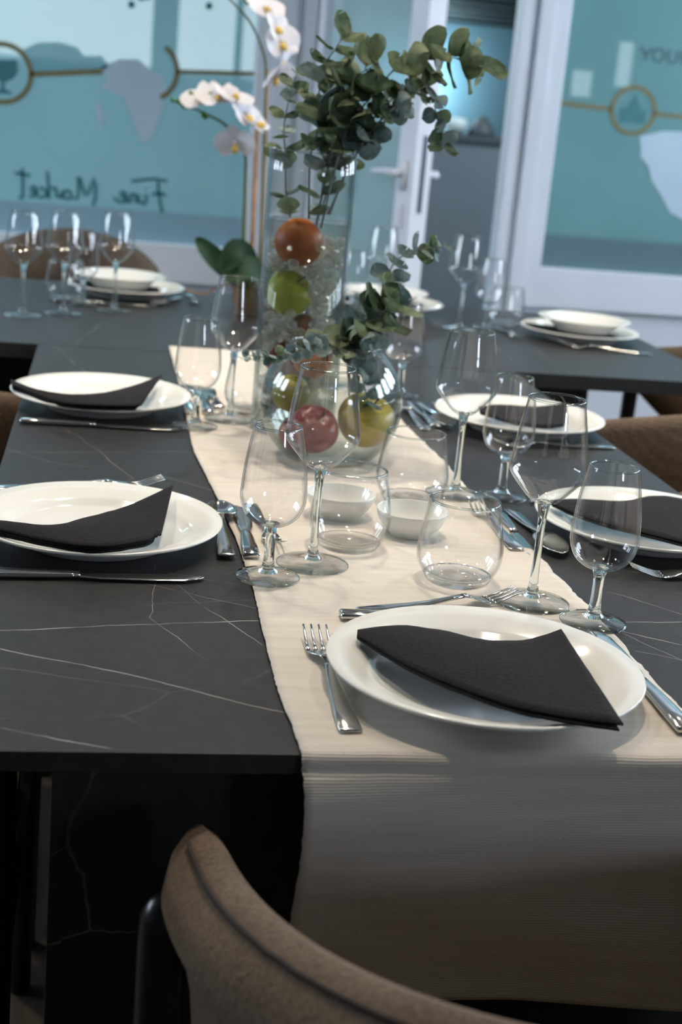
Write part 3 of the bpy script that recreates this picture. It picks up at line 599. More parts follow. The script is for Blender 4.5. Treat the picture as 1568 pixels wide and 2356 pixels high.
for i, (s_, y, z) in enumerate(rows):
    yy = max(y, 0.962); xl = interp(LEFT, yy); xr = interp(RIGHT, yy)
    hang = max(0, TZ - z)
    if hang > 0.01: xl += 0.004 * math.sin(hang * 22) - 0.02 * hang; xr += 0.02 * hang
    xl += 0.0011 * noise.noise((s_ * 160, 0, 0)) + 0.0012 * noise.noise((s_ * 35, 5, 0)); xr += 0.0019 * noise.noise((s_ * 120, 9, 0)) + 0.003 * noise.noise((s_ * 30, 3, 0))
    for k in range(NX + 1):
        u = k / NX; x = xl + (xr - xl) * u; dy = 0; dz = 0
        if hang > 0.012:
            q = min(1, hang / 0.05); dy = -0.016 * math.sin(min(1, hang / 0.045) * PI / 2) * max(0.0, 1.1 - (x - 0.155) / 0.17) - q * (0.0075 * noise.noise((x * 5, z * 20, 2)) + 0.003 * math.sin(z * 70 + x * 9) * noise.noise((x * 5, 1, z * 4)) + 0.004 * hang)
            dz = -(x - 0.25) * 0.075 * (hang / 0.2)
        else:
            dz = 0.0011 * max(0, noise.noise((x * 12, y * 7, 4))) + 0.0006 * noise.noise((x * 40, y * 30, 1)) * (1 if hang < 0.001 else 0)
            if abs(y - 1.885) < 0.03: dz += 0.0016 * math.exp(-((y - 1.885) / 0.01) ** 2)
        vs.append((x, y + dy, z + dz)); uv.append((x, s_))
for i in range(len(rows) - 1):
    for k in range(NX): a = i * (NX + 1) + k; fs.append((a, a + NX + 1, a + NX + 2, a + 1))
me = mesh('table_runner', vs, fs, 'cotton', True, uv)
run = obj('table_runner', me); md = run.modifiers.new('thick', 'SOLIDIFY'); md.thickness = 0.0014; md.offset = 1
tag(run, 'cream ribbed cotton runner hanging over the front table edge', 'table runner')

# ================================================================== tableware prototypes
PLATE = [(0.0, 0.004), (0.070, 0.004), (0.074, 0.0), (0.082, 0.0), (0.085, 0.005), (0.099, 0.0115), (0.120, 0.0175), (0.1342, 0.0225), (0.1352, 0.0242), (0.1340, 0.0256), (0.120, 0.0212), (0.1035, 0.0165), (0.0975, 0.0140), (0.0925, 0.0095), (0.088, 0.0080), (0.0, 0.0075)]
DEEP = [(0.0, 0.004), (0.052, 0.004), (0.055, 0.0), (0.060, 0.0), (0.064, 0.005), (0.080, 0.020), (0.099, 0.0265), (0.1045, 0.0285), (0.1045, 0.0305), (0.098, 0.0298), (0.079, 0.025), (0.062, 0.010), (0.052, 0.0085), (0.0, 0.008)]
plate_me = None
def put_plate(x, y, z, label, group='dinner plates'):
    global plate_me
    if plate_me is None:
        m = MB().lathe(PLATE, 72); o = m.build('dinner_plate', 'porcelain'); plate_me = o.data
    else: o = obj('dinner_plate', plate_me)
    o.location = (x, y, z); return tag(o, label, 'plate', group)
deep_me = None
def put_deep(x, y, z, label):
    global deep_me
    if deep_me is None: o = MB().lathe(DEEP, 64).build('soup_plate', 'porcelain'); deep_me = o.data
    else: o = obj('soup_plate', deep_me)
    o.location = (x, y, z); return tag(o, label, 'soup plate', 'soup plates')

# wine glass: bowl (double wall), stem (solid), foot
def glass_proto(name, label, cat, bowl, stem, foot, seg=48, wall=0.0011):
    g = thing(name, label, cat, (0, 0, 0), 0, 'glasses on the tables')
    out = smooth_prof(bowl, 30); zb = out[0][1]
    inn = [(max(r - wall, 0.0), zz + (0.0025 if i < 4 else 0.0008)) for i, (r, zz) in enumerate(out)]
    rim = [(out[-1][0], out[-1][1]), (out[-1][0] - wall * 0.2, out[-1][1] + 0.0006), (out[-1][0] - wall * 0.8, out[-1][1] + 0.0006), (out[-1][0] - wall, out[-1][1])]
    MB().lathe(out + rim[1:3] + inn[::-1][0:], seg).build('bowl', 'glass', g)
    zr = out[-1][1]
    MB().lathe([(out[-1][0] + 0.0002, zr - 0.0012), (out[-1][0] + 0.0003, zr + 0.0004), (out[-1][0] - wall / 2, zr + 0.0012), (out[-1][0] - wall - 0.0003, zr + 0.0004), (out[-1][0] - wall - 0.0002, zr - 0.0012)], seg, True).build('rim', 'glass_rim', g)
    MB().lathe([(0, stem[0][1])] + smooth_prof(stem, 24) + [(0, stem[-1][1])], 20).build('stem', 'glass_solid', g)
    ft = MB().lathe(foot, seg).build('foot', 'glass', g)
    rf = max(r for r, z in foot); zf = [z for r, z in foot if r == rf][0]
    MB().lathe([(rf + 0.0004 * math.cos(a), zf + 0.0012 * math.sin(a)) for a in (0, 1.05, 2.1, 3.14, 4.2, 5.25)], seg, True).build('foot_edge', 'glass_rim', ft)
    return g
W_BOWL = [(0.004, 0.1035), (0.014, 0.1075), (0.027, 0.121), (0.0365, 0.133), (0.0384, 0.140), (0.0375, 0.150), (0.0335, 0.178), (0.0292, 0.202), (0.0281, 0.210)]
W_STEM = [(0.0072, 0.1070), (0.0055, 0.0985), (0.0041, 0.085), (0.0038, 0.06), (0.0042, 0.03), (0.0058, 0.015), (0.0095, 0.007)]
W_FOOT = [(0.0, 0.0092), (0.010, 0.0068), (0.018, 0.0042), (0.030, 0.0026), (0.0372, 0.0020), (0.0379, 0.0012), (0.0372, 0.0003), (0.0, 0.0003)]
S_BOWL = [(0.005, 0.0555), (0.016, 0.058), (0.027, 0.067), (0.0325, 0.080), (0.0332, 0.093), (0.0305, 0.122), (0.0255, 0.150), (0.0237, 0.158)]
S_STEM = [(0.0085, 0.0585), (0.0062, 0.051), (0.0052, 0.044), (0.0052, 0.03), (0.0056, 0.02), (0.0068, 0.013), (0.0105, 0.007)]
S_FOOT = [(0.0, 0.0095), (0.011, 0.0070), (0.018, 0.0046), (0.026, 0.0032), (0.0318, 0.0027), (0.0325, 0.0016), (0.0318, 0.0004), (0.0, 0.0004)]
ZR = TZ + 0.0042               # on the runner
def zt(x, y): return ZR if 0.10 < x < 0.47 + (0.02 if y < 1.5 else 0) and y < 2.68 else TZ + 0.0005
wine = [((0.431, 1.306), 'tall wine glass with fork tines touching its foot, right of the front plate'),
        ((0.220, 1.403), 'tall wine glass standing left of centre in front of the round fruit bowl'),
        ((0.444, 1.707), 'tall wine glass on the runner edge behind the right-hand tumbler'),
        ((0.183, 2.075), 'tall wine glass left of the glass cylinder, in front of the wicker pot'),
        ((0.787, 3.153), 'blurred tall wine glass against the grey doorway on the far table'),
        ((0.009, 3.102), 'blurred tall wine glass directly in front of the far left plate stack'),
        ((-0.096, 3.021), 'blurred tall wine glass second from left on the far table'),
        ((-0.175, 2.960), 'blurred tall wine glass nearest the left edge on the far table'),
        ((0.610, 3.235), 'blurred tall wine glass behind the cylinder vase, before the open door')]
smallg = [((0.478, 1.252), 'short-stemmed glass at far right beside the front plate, foot half on stone'),
          ((0.168, 1.355), 'short-stemmed glass on the left runner edge before the dessert knife'),
          ((0.508, 1.717), 'short-stemmed glass on bare stone before the far right-side plate'),
          ((0.128, 2.016), 'short-stemmed glass at the back left beside the napkin plate'),
          ((0.495, 2.350), 'short-stemmed glass right of the eucalyptus behind the round bowl'),
          ((0.863, 3.201), 'blurred short-stemmed glass before the white post on the far table'),
          ((-0.060, 3.165), 'blurred short-stemmed glass between tall ones at the far left'),
          ((0.536, 3.160), 'blurred short-stemmed glass seen through the edge of the cylinder vase')]
g0 = glass_proto('wine_glass', wine[0][1], 'wine glass', W_BOWL, W_STEM, W_FOOT, 64); g0.location = (*wine[0][0], zt(*wine[0][0]))
for p, l in wine[1:]: dup(g0, (*p, zt(*p)), 0, l)
s0 = glass_proto('stemmed_glass', smallg[0][1], 'stemmed glass', S_BOWL, S_STEM, S_FOOT, 64, 0.0016); s0.location = (*smallg[0][0], zt(*smallg[0][0]))
for p, l in smallg[1:]: dup(s0, (*p, zt(*p)), 0, l)
T_OUT = smooth_prof([(0.031, 0.0004), (0.0335, 0.003), (0.0425, 0.020), (0.0447, 0.032), (0.0442, 0.042), (0.0400, 0.068), (0.0365, 0.088)], 26)
tum = [((0.367, 1.365), 'round tumbler nearest the front plate, in the middle of the runner'),
       ((0.268, 1.470), 'round tumbler just behind the wine glass at left of centre'),
       ((0.376, 1.663), 'round tumbler at the back beside the round fruit bowl'),
       ((0.222, 2.135), 'round tumbler half hidden by the cylinder vase on its left'),
       ((0.925, 3.269), 'blurred tumbler by the white post on the far table'),
       ((-0.098, 3.21), 'blurred tumbler in front of the far left plate stack')]
tum_p = None
for (x, y), l in tum:
    if tum_p is None:
        g = thing('tumbler', l, 'tumbler', (x, y, zt(x, y)), 0, 'round tumblers'); tum_p = g
        inn = [(r - 0.0016, z) for r, z in T_OUT if z > 0.012]
        MB().lathe(T_OUT + [(T_OUT[-1][0] - 0.0008, 0.0888)] + inn[::-1] + [(0.030, 0.0088), (0.015, 0.0078), (0.0, 0.0085)], 64).build('wall', 'glass', g)
        MB().lathe([(0.0, 0.0004), (0.0305, 0.0004), (0.0338, 0.004), (0.0352, 0.0085), (0.0315, 0.0075), (0.020, 0.0062), (0.0, 0.0075)], 64).build('base', 'glass', g)
        MB().lathe([(0.0368, 0.0868), (0.0369, 0.0884), (0.0357, 0.0892), (0.0347, 0.0884), (0.0348, 0.0868)], 64, True).build('rim', 'glass_rim', g)
    else: dup(tum_p, (x, y, zt(x, y)), 0, l)
# small bowls
BOWL = [(0.0, 0.002), (0.019, 0.002), (0.021, 0.0), (0.024, 0.0), (0.026, 0.003), (0.036, 0.014), (0.0405, 0.0245), (0.0412, 0.0285), (0.0402, 0.0294), (0.0388, 0.0255), (0.034, 0.0155), (0.024, 0.006), (0.0, 0.0045)]
b1 = MB().lathe(smooth_prof(BOWL, 40), 56).build('dip_bowl', 'porcelain', None, (0.276, 1.588, ZR)); tag(b1, 'small white bowl seen through the left tumbler and wine glass', 'bowl', 'small white bowls')
b2 = obj('dip_bowl', b1.data, None, (0.350, 1.528, ZR)); tag(b2, 'small white bowl between the two right-hand tumblers', 'bowl', 'small white bowls')

# ------------------------------------------------------------------ cutlery (lying along +x, tip at +x, origin at handle end)
def handle_st(L, wd=0.019, neck=0.007):
    return [(0.0, wd * 0.82, 0.0018, 0.0016), (0.003, wd, 0.0030, 0.0019), (L * 0.25, wd * 0.93, 0.0036, 0.0022), (L * 0.5, wd * 0.72, 0.0036, 0.0030), (L * 0.66, wd * 0.55, 0.0034, 0.0045), (L * 0.85, neck, 0.0034, 0.0075), (L, neck, 0.0034, 0.0095)]
def fork(name, label, L, sc_=1.0, parts=True):
    o = thing(name, label, 'fork', (0, 0, 0), 0, 'forks'); hl = L * 0.645
    MB().loft(handle_st(hl), 12).build('handle', 'steel', o)
    h = MB(); x0 = hl; hw_ = 0.0125 * sc_
    # head: a curved plate then four tines
    z = lambda x: 0.0095 - 0.0072 * math.sin(min(1, (x - x0) / (0.05 * sc_)) * PI * 0.62) + 0.012 * max(0, (x - x0 - 0.030 * sc_) / (0.045 * sc_)) ** 1.4
    h.loft([(x0 - 0.004, 0.007, 0.0034, 0.0095)] + [(x0 + q * sc_, wd_ * sc_, 0.0020, z(x0 + q * sc_)) for q, wd_ in ((0.006, 0.010), (0.012, 0.017), (0.018, 0.0225), (0.024, 0.0245), (0.030, 0.025))], 12)
    for k in range(4):
        yc = (-0.0104 + k * 0.00695) * sc_
        st = MB().loft([(x0 + (0.028 + 0.008 * q) * sc_, 0.0041 * sc_ * (1 - 0.085 * q - 0.006 * q * q), 0.0019 - 0.0001 * q, z(x0 + (0.028 + 0.008 * q) * sc_)) for q in range(6)], 8)
        h.add([(a, b + yc, c_) for a, b, c_ in st.v], st.f)
    h.build('head', 'steel', o); return o
def spoon(name, label, L, sc_=1.0):
    o = thing(name, label, 'spoon', (0, 0, 0), 0, 'spoons'); hl = L * 0.68
    MB().loft(handle_st(hl), 12).build('handle', 'steel', o)
    n, m = 14, 10; a = L - hl; vs = []; fs = []
    for i in range(n + 1):
        u = i / n; x = hl - 0.004 + (a + 0.004) * u; wd = 0.0195 * sc_ * max(0.16, math.sin(PI * min(1, 0.10 + 0.88 * u ** 0.8)) ** 0.55) if u < 1 else 0.003
        for k in range(m + 1):
            v = k / m * 2 - 1; zz = 0.0098 - 0.0075 * math.sin(PI * min(1, u * 0.98)) * (1 - v * v) - 0.003 * u
            vs.append((x, v * wd, zz))
    for i in range(n):
        for k in range(m): q = i * (m + 1) + k; fs.append((q, q + m + 1, q + m + 2, q + 1))
    b = obj('bowl', mesh('bowl', vs, fs, 'steel'), o); md = b.modifiers.new('t', 'SOLIDIFY'); md.thickness = 0.0013; md.offset = 1
    return o
def knife(name, label, L):
    o = thing(name, label, 'knife', (0, 0, 0), 0, 'knives'); hl = L * 0.46
    MB().loft([(0, 0.0165, 0.0052, 0.0036), (0.002, 0.0185, 0.0068, 0.0040), (hl * 0.3, 0.0178, 0.0068, 0.0040), (hl * 0.7, 0.0145, 0.0064, 0.0040), (hl * 0.92, 0.0112, 0.0056, 0.0040), (hl, 0.0108, 0.0048, 0.0040)], 12).build('handle', 'steel', o)
    bl = MB(); st = [(hl - 0.001, 0.0105, 0.0036, 0), (hl + 0.006, 0.0120, 0.0026, -0.0006), (hl + 0.02, 0.0165, 0.0020, -0.0012), (hl + (L - hl) * 0.55, 0.0195, 0.0018, -0.0015), (L - 0.02, 0.0180, 0.0015, -0.001), (L - 0.006, 0.0115, 0.0013, 0.0015), (L, 0.0035, 0.001, 0.0042)]
    q = MB().loft([(x, w_, t_, 0.0028) for x, w_, t_, yo in st], 10)
    k = 0
    for i, (x, w_, t_, yo) in enumerate(st):
        for j in range(10): a, b, c_ = q.v[i * 10 + j]; q.v[i * 10 + j] = (a, b + yo, c_)
    bl.add(q.v, q.f); bl.build('blade', 'steel', o); return o
FK = DFK = SP = KN = DKN = None
def lay(kind, p, q, label, z=None, dz=0.0, tilt=0.0):
    """p = handle end, q = a point towards the tip"""
    global FK, DFK, SP, KN, DKN
    ang = math.atan2(q[1] - p[1], q[0] - p[0]); zz = (zt(*p) if z is None else z) + dz
    tab = {'fork': ('FK', lambda: fork('dinner_fork', label, 0.208)), 'dfork': ('DFK', lambda: fork('dessert_fork', label, 0.182, 0.86)), 'spoon': ('SP', lambda: spoon('dessert_spoon', label, 0.19)),
           'knife': ('KN', lambda: knife('dinner_knife', label, 0.228)), 'dknife': ('DKN', lambda: knife('dessert_knife', label, 0.19))}
    vn, mk = tab[kind]; cur = globals()[vn]
    if cur is None:
        cur = mk(); globals()[vn] = cur; cur.location = (*p, zz); cur.rotation_euler = (0, -tilt, ang); return cur
    o = dup(cur, (*p, zz), ang, label); o.rotation_euler = (0, -tilt, ang); return o

# settings: plates, napkins
front = (0.325, 1.087); L1 = (-0.005, 1.482); L2 = (-0.007, 2.137); R1 = (0.647, 1.565); R2 = (0.647, 2.140)
put_plate(*front, ZR - 0.0005, 'white dinner plate with black napkin nearest the camera')
put_plate(*L1, TZ + 0.0005, 'white dinner plate on the left side, cut by the picture edge')
put_plate(*L2, TZ + 0.0005, 'white dinner plate farther back on the left side')
put_plate(*R1, TZ + 0.0005, 'white dinner plate on the right side, cut by the picture edge')
put_plate(*R2, TZ + 0.0005, 'white dinner plate farther back on the right, behind the wine glasses')
cL = (0.036, 3.36); cR = (1.06, 3.12); cC = (0.66, 3.385)
put_plate(*cL, TZ + 0.0005, 'blurred dinner plate under the far left soup plate')
put_plate(*cR, TZ + 0.0005, 'blurred dinner plate under the far right soup plate')
put_plate(*cC, TZ + 0.0005, 'blurred dinner plate under the soup plate right of the vase')
put_deep(cL[0] - 0.014, cL[1] - 0.02, TZ + 0.021, 'blurred white soup plate topping the far left stack')
put_deep(cR[0] + 0.005, cR[1] - 0.01, TZ + 0.021, 'blurred white soup plate topping the far right stack')
put_deep(cC[0] - 0.01, cC[1] - 0.01, TZ + 0.021, 'blurred white soup plate topping the stack right of the vase')

def napkin(up, lo, zu, zl, label, layers=2, bulge=0.006, ctr=None):
    """folded paper napkin between an upper and a lower edge; sheets stacked, joined along the fold"""
    n, m = 26, 12; U = spline([(x, y, z) for (x, y), z in zip(up, zu)], n + 1); Lo = spline([(x, y, z) for (x, y), z in zip(lo, zl)], n + 1)
    vs = []; fs = []
    for s_ in range(layers):
        o = len(vs); sh = 0.0030 * (layers - 1 - s_)
        for i in range(n + 1):
            for k in range(m + 1):
                v = k / m; p = U[i].lerp(Lo[i], v * (1 - 0.02 * (s_ % 2)))
                p.z += bulge * math.sin(PI * v) * math.sin(PI * min(1, i / n * 1.1)) - sh * (0.35 + 0.65 * v) + 0.0007 * noise.noise((p.x * 60, p.y * 60, s_))
                if i == n: p.x += 0.004 * (s_ - 0.5) * v
                vs.append(tuple(p))
        for i in range(n):
            for k in range(m): q = o + i * (m + 1) + k; fs.append((q, q + m + 1, q + m + 2, q + 1))
    ob = obj('napkin', mesh('napkin', vs, fs, 'napkin')); md = ob.modifiers.new('t', 'SOLIDIFY'); md.thickness = 0.0016; md.offset = 0
    return tag(ob, label, 'napkin', 'black napkins')
Z = 0.781
napkin([(0.224, 1.143), (0.257, 1.158), (0.296, 1.155), (0.334, 1.132), (0.365, 1.129), (0.391, 1.138), (0.41, 1.148)],
       [(0.222, 1.132), (0.234, 1.098), (0.254, 1.047), (0.284, 1.005), (0.318, 0.974), (0.352, 0.959), (0.398, 0.949)],
       [0.7812, 0.781, 0.780, 0.780, 0.781, 0.783, 0.7855], [0.781, 0.783, 0.786, 0.787, 0.786, 0.785, 0.783], 'black folded napkin on the nearest plate, fanned to the right')
napkin([(-0.129, 1.439), (-0.102, 1.435), (-0.054, 1.427), (-0.015, 1.462), (0.031, 1.51), (0.079, 1.57)], [(-0.126, 1.41), (-0.1, 1.398), (-0.055, 1.368), (-0.004, 1.348), (0.043, 1.375), (0.055, 1.395)],
       [0.780, 0.779, 0.778, 0.778, 0.780, 0.788], [0.781, 0.781, 0.782, 0.783, 0.783, 0.783], 'black folded napkin with raised tip on the left front plate', 3)
napkin([(-0.141, 2.133), (-0.084, 2.069), (-0.046, 2.072), (-0.003, 2.106), (0.043, 2.167), (0.085, 2.219)], [(-0.135, 2.092), (-0.115, 2.076), (-0.069, 2.018), (-0.026, 1.998), (0.03, 2.002), (0.044, 2.01)],
       [0.785, 0.780, 0.778, 0.778, 0.780, 0.788], [0.785, 0.782, 0.781, 0.782, 0.783, 0.783], 'black folded napkin on the back left plate, tips overhanging', 3)
napkin([(0.536, 1.603), (0.577, 1.619), (0.633, 1.618), (0.683, 1.645), (0.711, 1.63), (0.731, 1.594)], [(0.534, 1.587), (0.547, 1.543), (0.573, 1.494), (0.605, 1.465), (0.639, 1.437), (0.659, 1.434)],
       [0.780, 0.779, 0.779, 0.780, 0.783, 0.784], [0.781, 0.782, 0.784, 0.784, 0.783, 0.782], 'black folded napkin on the right front plate behind stemmed glass', 2)
napkin([(0.58, 2.143), (0.612, 2.17), (0.645, 2.181), (0.685, 2.175), (0.74, 2.19)], [(0.572, 2.101), (0.596, 2.046), (0.624, 2.023), (0.656, 2.016), (0.69, 2.036)],
       [0.780, 0.779, 0.778, 0.779, 0.785], [0.781, 0.782, 0.782, 0.782, 0.783], 'black folded napkin on the back right plate seen through glasses', 2)
for (cx, cy), l in ((cL, 'dark napkin pressed under the far left soup plate'), (cR, 'dark napkin pressed under the far right soup plate'), (cC, 'dark napkin pressed under the soup plate right of the vase')):
    napkin([(cx - 0.125, cy + 0.02), (cx - 0.05, cy + 0.08), (cx + 0.02, cy + 0.07), (cx + 0.075, cy + 0.05)], [(cx - 0.12, cy - 0.01), (cx - 0.06, cy - 0.085), (cx + 0.02, cy - 0.09), (cx + 0.075, cy - 0.07)],
           [0.7775, 0.7655, 0.7655, 0.7655], [0.7775, 0.7655, 0.7655, 0.766], l, 2, 0.0)

# cutlery, setting by setting
lay('fork', (0.197, 0.992), (0.194, 1.215), 'dinner fork left of the nearest plate, tines up')
lay('knife', (0.4745, 0.998), (0.473, 1.082), 'dinner knife right of the nearest plate, handle toward the camera')
lay('dfork', (0.247, 1.262), (0.42, 1.312), 'dessert fork behind the nearest plate, tines reaching the wine glass foot')
lay('dknife', (0.226, 1.246), (0.42, 1.248), 'dessert knife behind the nearest plate, rounded end showing at left')
lay('knife', (-0.123, 1.343), (0.104, 1.351), 'dinner knife in front of the left front plate')
lay('fork', (-0.125, 1.655), (0.083, 1.700), 'dinner fork behind the left front plate, tips showing')
lay('spoon', (0.131, 1.419), (0.136, 1.632), 'dessert spoon right of the left front plate, bowl at back')
lay('dknife', (0.157, 1.414), (0.159, 1.593), 'dessert knife on the runner edge beside the left front spoon')
lay('dfork', (0.173, 1.618), (0.188, 1.436), 'dessert fork with tines toward the camera behind the left stemmed glass')
lay('knife', (-0.118, 2.004), (0.092, 2.001), 'dinner knife in front of the back left plate')
lay('spoon', (0.126, 2.095), (0.124, 2.28), 'dessert spoon beside the back left plate behind the stemmed glass')
lay('dknife', (0.153, 2.10), (0.151, 2.27), 'dessert knife beside the back left spoon on the runner')
lay('dfork', (0.166, 2.292), (0.171, 2.112), 'dessert fork with tines toward the camera at the back left')
lay('fork', (0.775, 1.400), (0.595, 1.415), 'dinner fork in front of the right front plate, tines raised')
lay('knife', (0.765, 1.72), (0.536, 1.697), 'dinner knife behind the right front plate, tip showing')
lay('dfork', (0.4635, 1.476), (0.454, 1.682), 'dessert fork behind the front tumbler, tines pointing away')
lay('dknife', (0.480, 1.640), (0.4795, 1.465), 'dessert knife with broad blade toward the camera near the right front plate')
lay('spoon', (0.503, 1.655), (0.512, 1.468), 'dessert spoon on stone beside the right front plate, handle end far')
lay('fork', (0.768, 2.030), (0.59, 2.000), 'dinner fork in front of the back right plate')
lay('knife', (0.765, 2.29), (0.56, 2.288), 'dinner knife behind the back right plate')
lay('dfork', (0.486, 2.085), (0.479, 2.243), 'dessert fork right of the round bowl near its base')
lay('dknife', (0.505, 2.100), (0.500, 2.28), 'dessert knife between fork and spoon right of the round bowl')
lay('spoon', (0.518, 2.29), (0.527, 2.11), 'dessert spoon beside the back right plate, bowl toward the camera')
lay('knife', (-0.12, 3.188), (0.10, 3.196), 'blurred dinner knife in front of the far left plate stack')
lay('spoon', (0.165, 3.375), (0.10, 3.21), 'blurred spoon right of the far left plate stack')
lay('fork', (0.186, 3.45), (0.192, 3.262), 'blurred fork with tines toward the camera right of the far left stack')
lay('fork', (1.175, 2.955), (1.02, 2.985), 'blurred fork in front of the far right plate stack')
lay('dfork', (0.885, 3.22), (0.90, 3.04), 'blurred dessert fork left of the far right plate stack')

# ================================================================== vases, water and fruit
TVX, TVY = 0.272, 2.032
tv = thing('cylinder_vase', 'tall clear cylinder vase holding fruit and eucalyptus', 'vase', (TVX, TVY, ZR))
r_ = 0.062; hh = 0.398
MB().lathe([(0, 0.0006), (r_ - 0.003, 0.0006), (r_, 0.003)] + [(r_, hh * k / 12) for k in range(1, 13)] + [(r_ - 0.0015, hh + 0.001), (r_ - 0.003, hh)] + [(r_ - 0.003, hh * k / 12) for k in range(11, 0, -1)] + [(r_ - 0.004, 0.012), (0, 0.011)], 72).build('wall', 'vase_glass', tv)
MB().lathe([(r_ + 0.0004, hh - 0.0015), (r_ + 0.0004, hh + 0.001), (r_ - 0.0015, hh + 0.002), (r_ - 0.0034, hh + 0.001), (r_ - 0.0034, hh - 0.0015)], 72, True).build('rim', 'glass_rim', tv)
wz_ = 0.304
wt = MB().lathe([(0, 0.0125), (r_ - 0.0045, 0.014), (r_ - 0.0042, wz_ * 0.5), (r_ - 0.0042, wz_), (r_ - 0.006, wz_ - 0.001), (0, wz_ - 0.001)], 64).build('water', 'water', None, (TVX, TVY, ZR)); tag(wt, 'water filling three quarters of the cylinder vase', 'water')
RVX, RVY = 0.300, 1.866; RR = 0.096; RC = 0.079
def sph(r, z): return math.sqrt(max(0, r * r - (z - RC) ** 2))
rv = thing('round_vase', 'round clear glass bowl vase full of fruit, before the cylinder', 'vase', (RVX, RVY, ZR))
prof = [(0, 0.0006), (sph(RR, 0.0006), 0.0006)] + [(sph(RR, 0.004 + 0.148 * k / 22), 0.004 + 0.148 * k / 22) for k in range(23)] + [(sph(RR, 0.152) - 0.001, 0.156), (sph(RR, 0.152) + 0.002, 0.160)]
inn = [(r - 0.003, z + 0.0005) for r, z in prof[2:]]
MB().lathe(prof + inn[::-1] + [(0, 0.006)], 72).build('wall', 'vase_glass', rv)
wz2 = 0.098
wp = [(0, 0.008), (sph(RR - 0.0045, 0.009), 0.009)] + [(sph(RR - 0.0045, 0.012 + (wz2 - 0.012) * k / 14), 0.012 + (wz2 - 0.012) * k / 14) for k in range(15)] + [(0, wz2)]
wt2 = MB().lathe(wp, 64).build('water', 'water', None, (RVX, RVY, ZR)); tag(wt2, 'water half filling the round bowl vase', 'water')

def fruit(name, label, cat, loc, r, mat, kind='apple', tilt=(0, 0)):
    f = thing(name, label, cat, loc); f.rotation_euler = (tilt[0], tilt[1], 0)
    m = MB(); pr = []
    for k in range(25):
        a = -PI / 2 + PI * k / 24
        if kind == 'apple': rad = r * math.cos(a) * (1 + 0.07 * math.sin(a)); z = r * (0.92 * math.sin(a) - 0.22 * max(0, math.sin(a)) ** 14 * 1.2 + 0.10 * max(0, -math.sin(a)) ** 14)
        elif kind == 'pear': rad = r * math.cos(a) * (0.92 if a < 0 else 0.92 - 0.28 * math.sin(a)); z = r * (math.sin(a) * (0.85 if a < 0 else 1.25))
        else: rad = r * math.cos(a); z = r * 0.96 * math.sin(a) - (0.03 * r if k == 24 else 0)
        pr.append((max(rad, 0), z))
    m.lathe(pr, 32); m.v = [tuple(Vector(v) * (1 + 0.025 * noise.noise(Vector(v) * (1.3 / r) + Vector(loc)))) for v in m.v]
    m.build('skin', mat, f)
    zt_ = pr[-1][1]
    if kind in ('apple', 'pear'): MB().tube([(0, 0, zt_ - 0.004), (0.001, 0, zt_ + 0.006), (0.004, 0.001, zt_ + 0.015)], [0.0014, 0.0011, 0.0017], 8).build('stalk', 'stem_brown', f)
    else: MB().lathe([(0, zt_ + 0.0008), (0.003, zt_ + 0.0004), (0.0045, zt_ - 0.0015)], 10).build('calyx', 'stem_green', f)
    return f
fruit('orange', 'orange floating at the water line of the cylinder vase', 'orange', (0.259, 2.018, 1.028), 0.0345, 'orange', 'orange', (2.6, 0.4))
fruit('green_apple', 'bright green apple below the orange in the cylinder vase', 'apple', (0.251, 2.022, 0.955), 0.0335, 'apple_green', 'apple', (0.5, 0.5))
fruit('plum', 'small brownish plum under the green apple', 'plum', (0.276, 2.032, 0.905), 0.021, 'plum', 'orange', (1, 0))
fruit('red_apple', 'red apple low in the cylinder vase behind the leaves', 'apple', (0.258, 2.026, 0.856), 0.032, 'apple_red', 'apple', (0.3, -0.4))
fruit('red_apple', 'large red apple at the front of the round vase', 'apple', (0.273, 1.825, 0.803), 0.033, 'apple_red', 'apple', (0.7, 0.2))
fruit('plum', 'dark red plum low at the left of the round vase', 'plum', (0.258, 1.878, 0.784), 0.0255, 'apple_red', 'orange', (0.4, 0.8))
fruit('pear', 'olive green pear at the left side of the round vase', 'pear', (0.247, 1.886, 0.838), 0.026, 'pear', 'orange', (0.3, 0.2))
fruit('peach', 'pinkish peach above the water at the left of the round vase', 'peach', (0.272, 1.878, 0.889), 0.027, 'peach', 'orange', (2.0, 0.3))
fruit('yellow_apple', 'yellow apple filling the right side of the round vase', 'apple', (0.347, 1.853, 0.813), 0.0395, 'apple_yellow', 'apple', (0.35, 0.3))

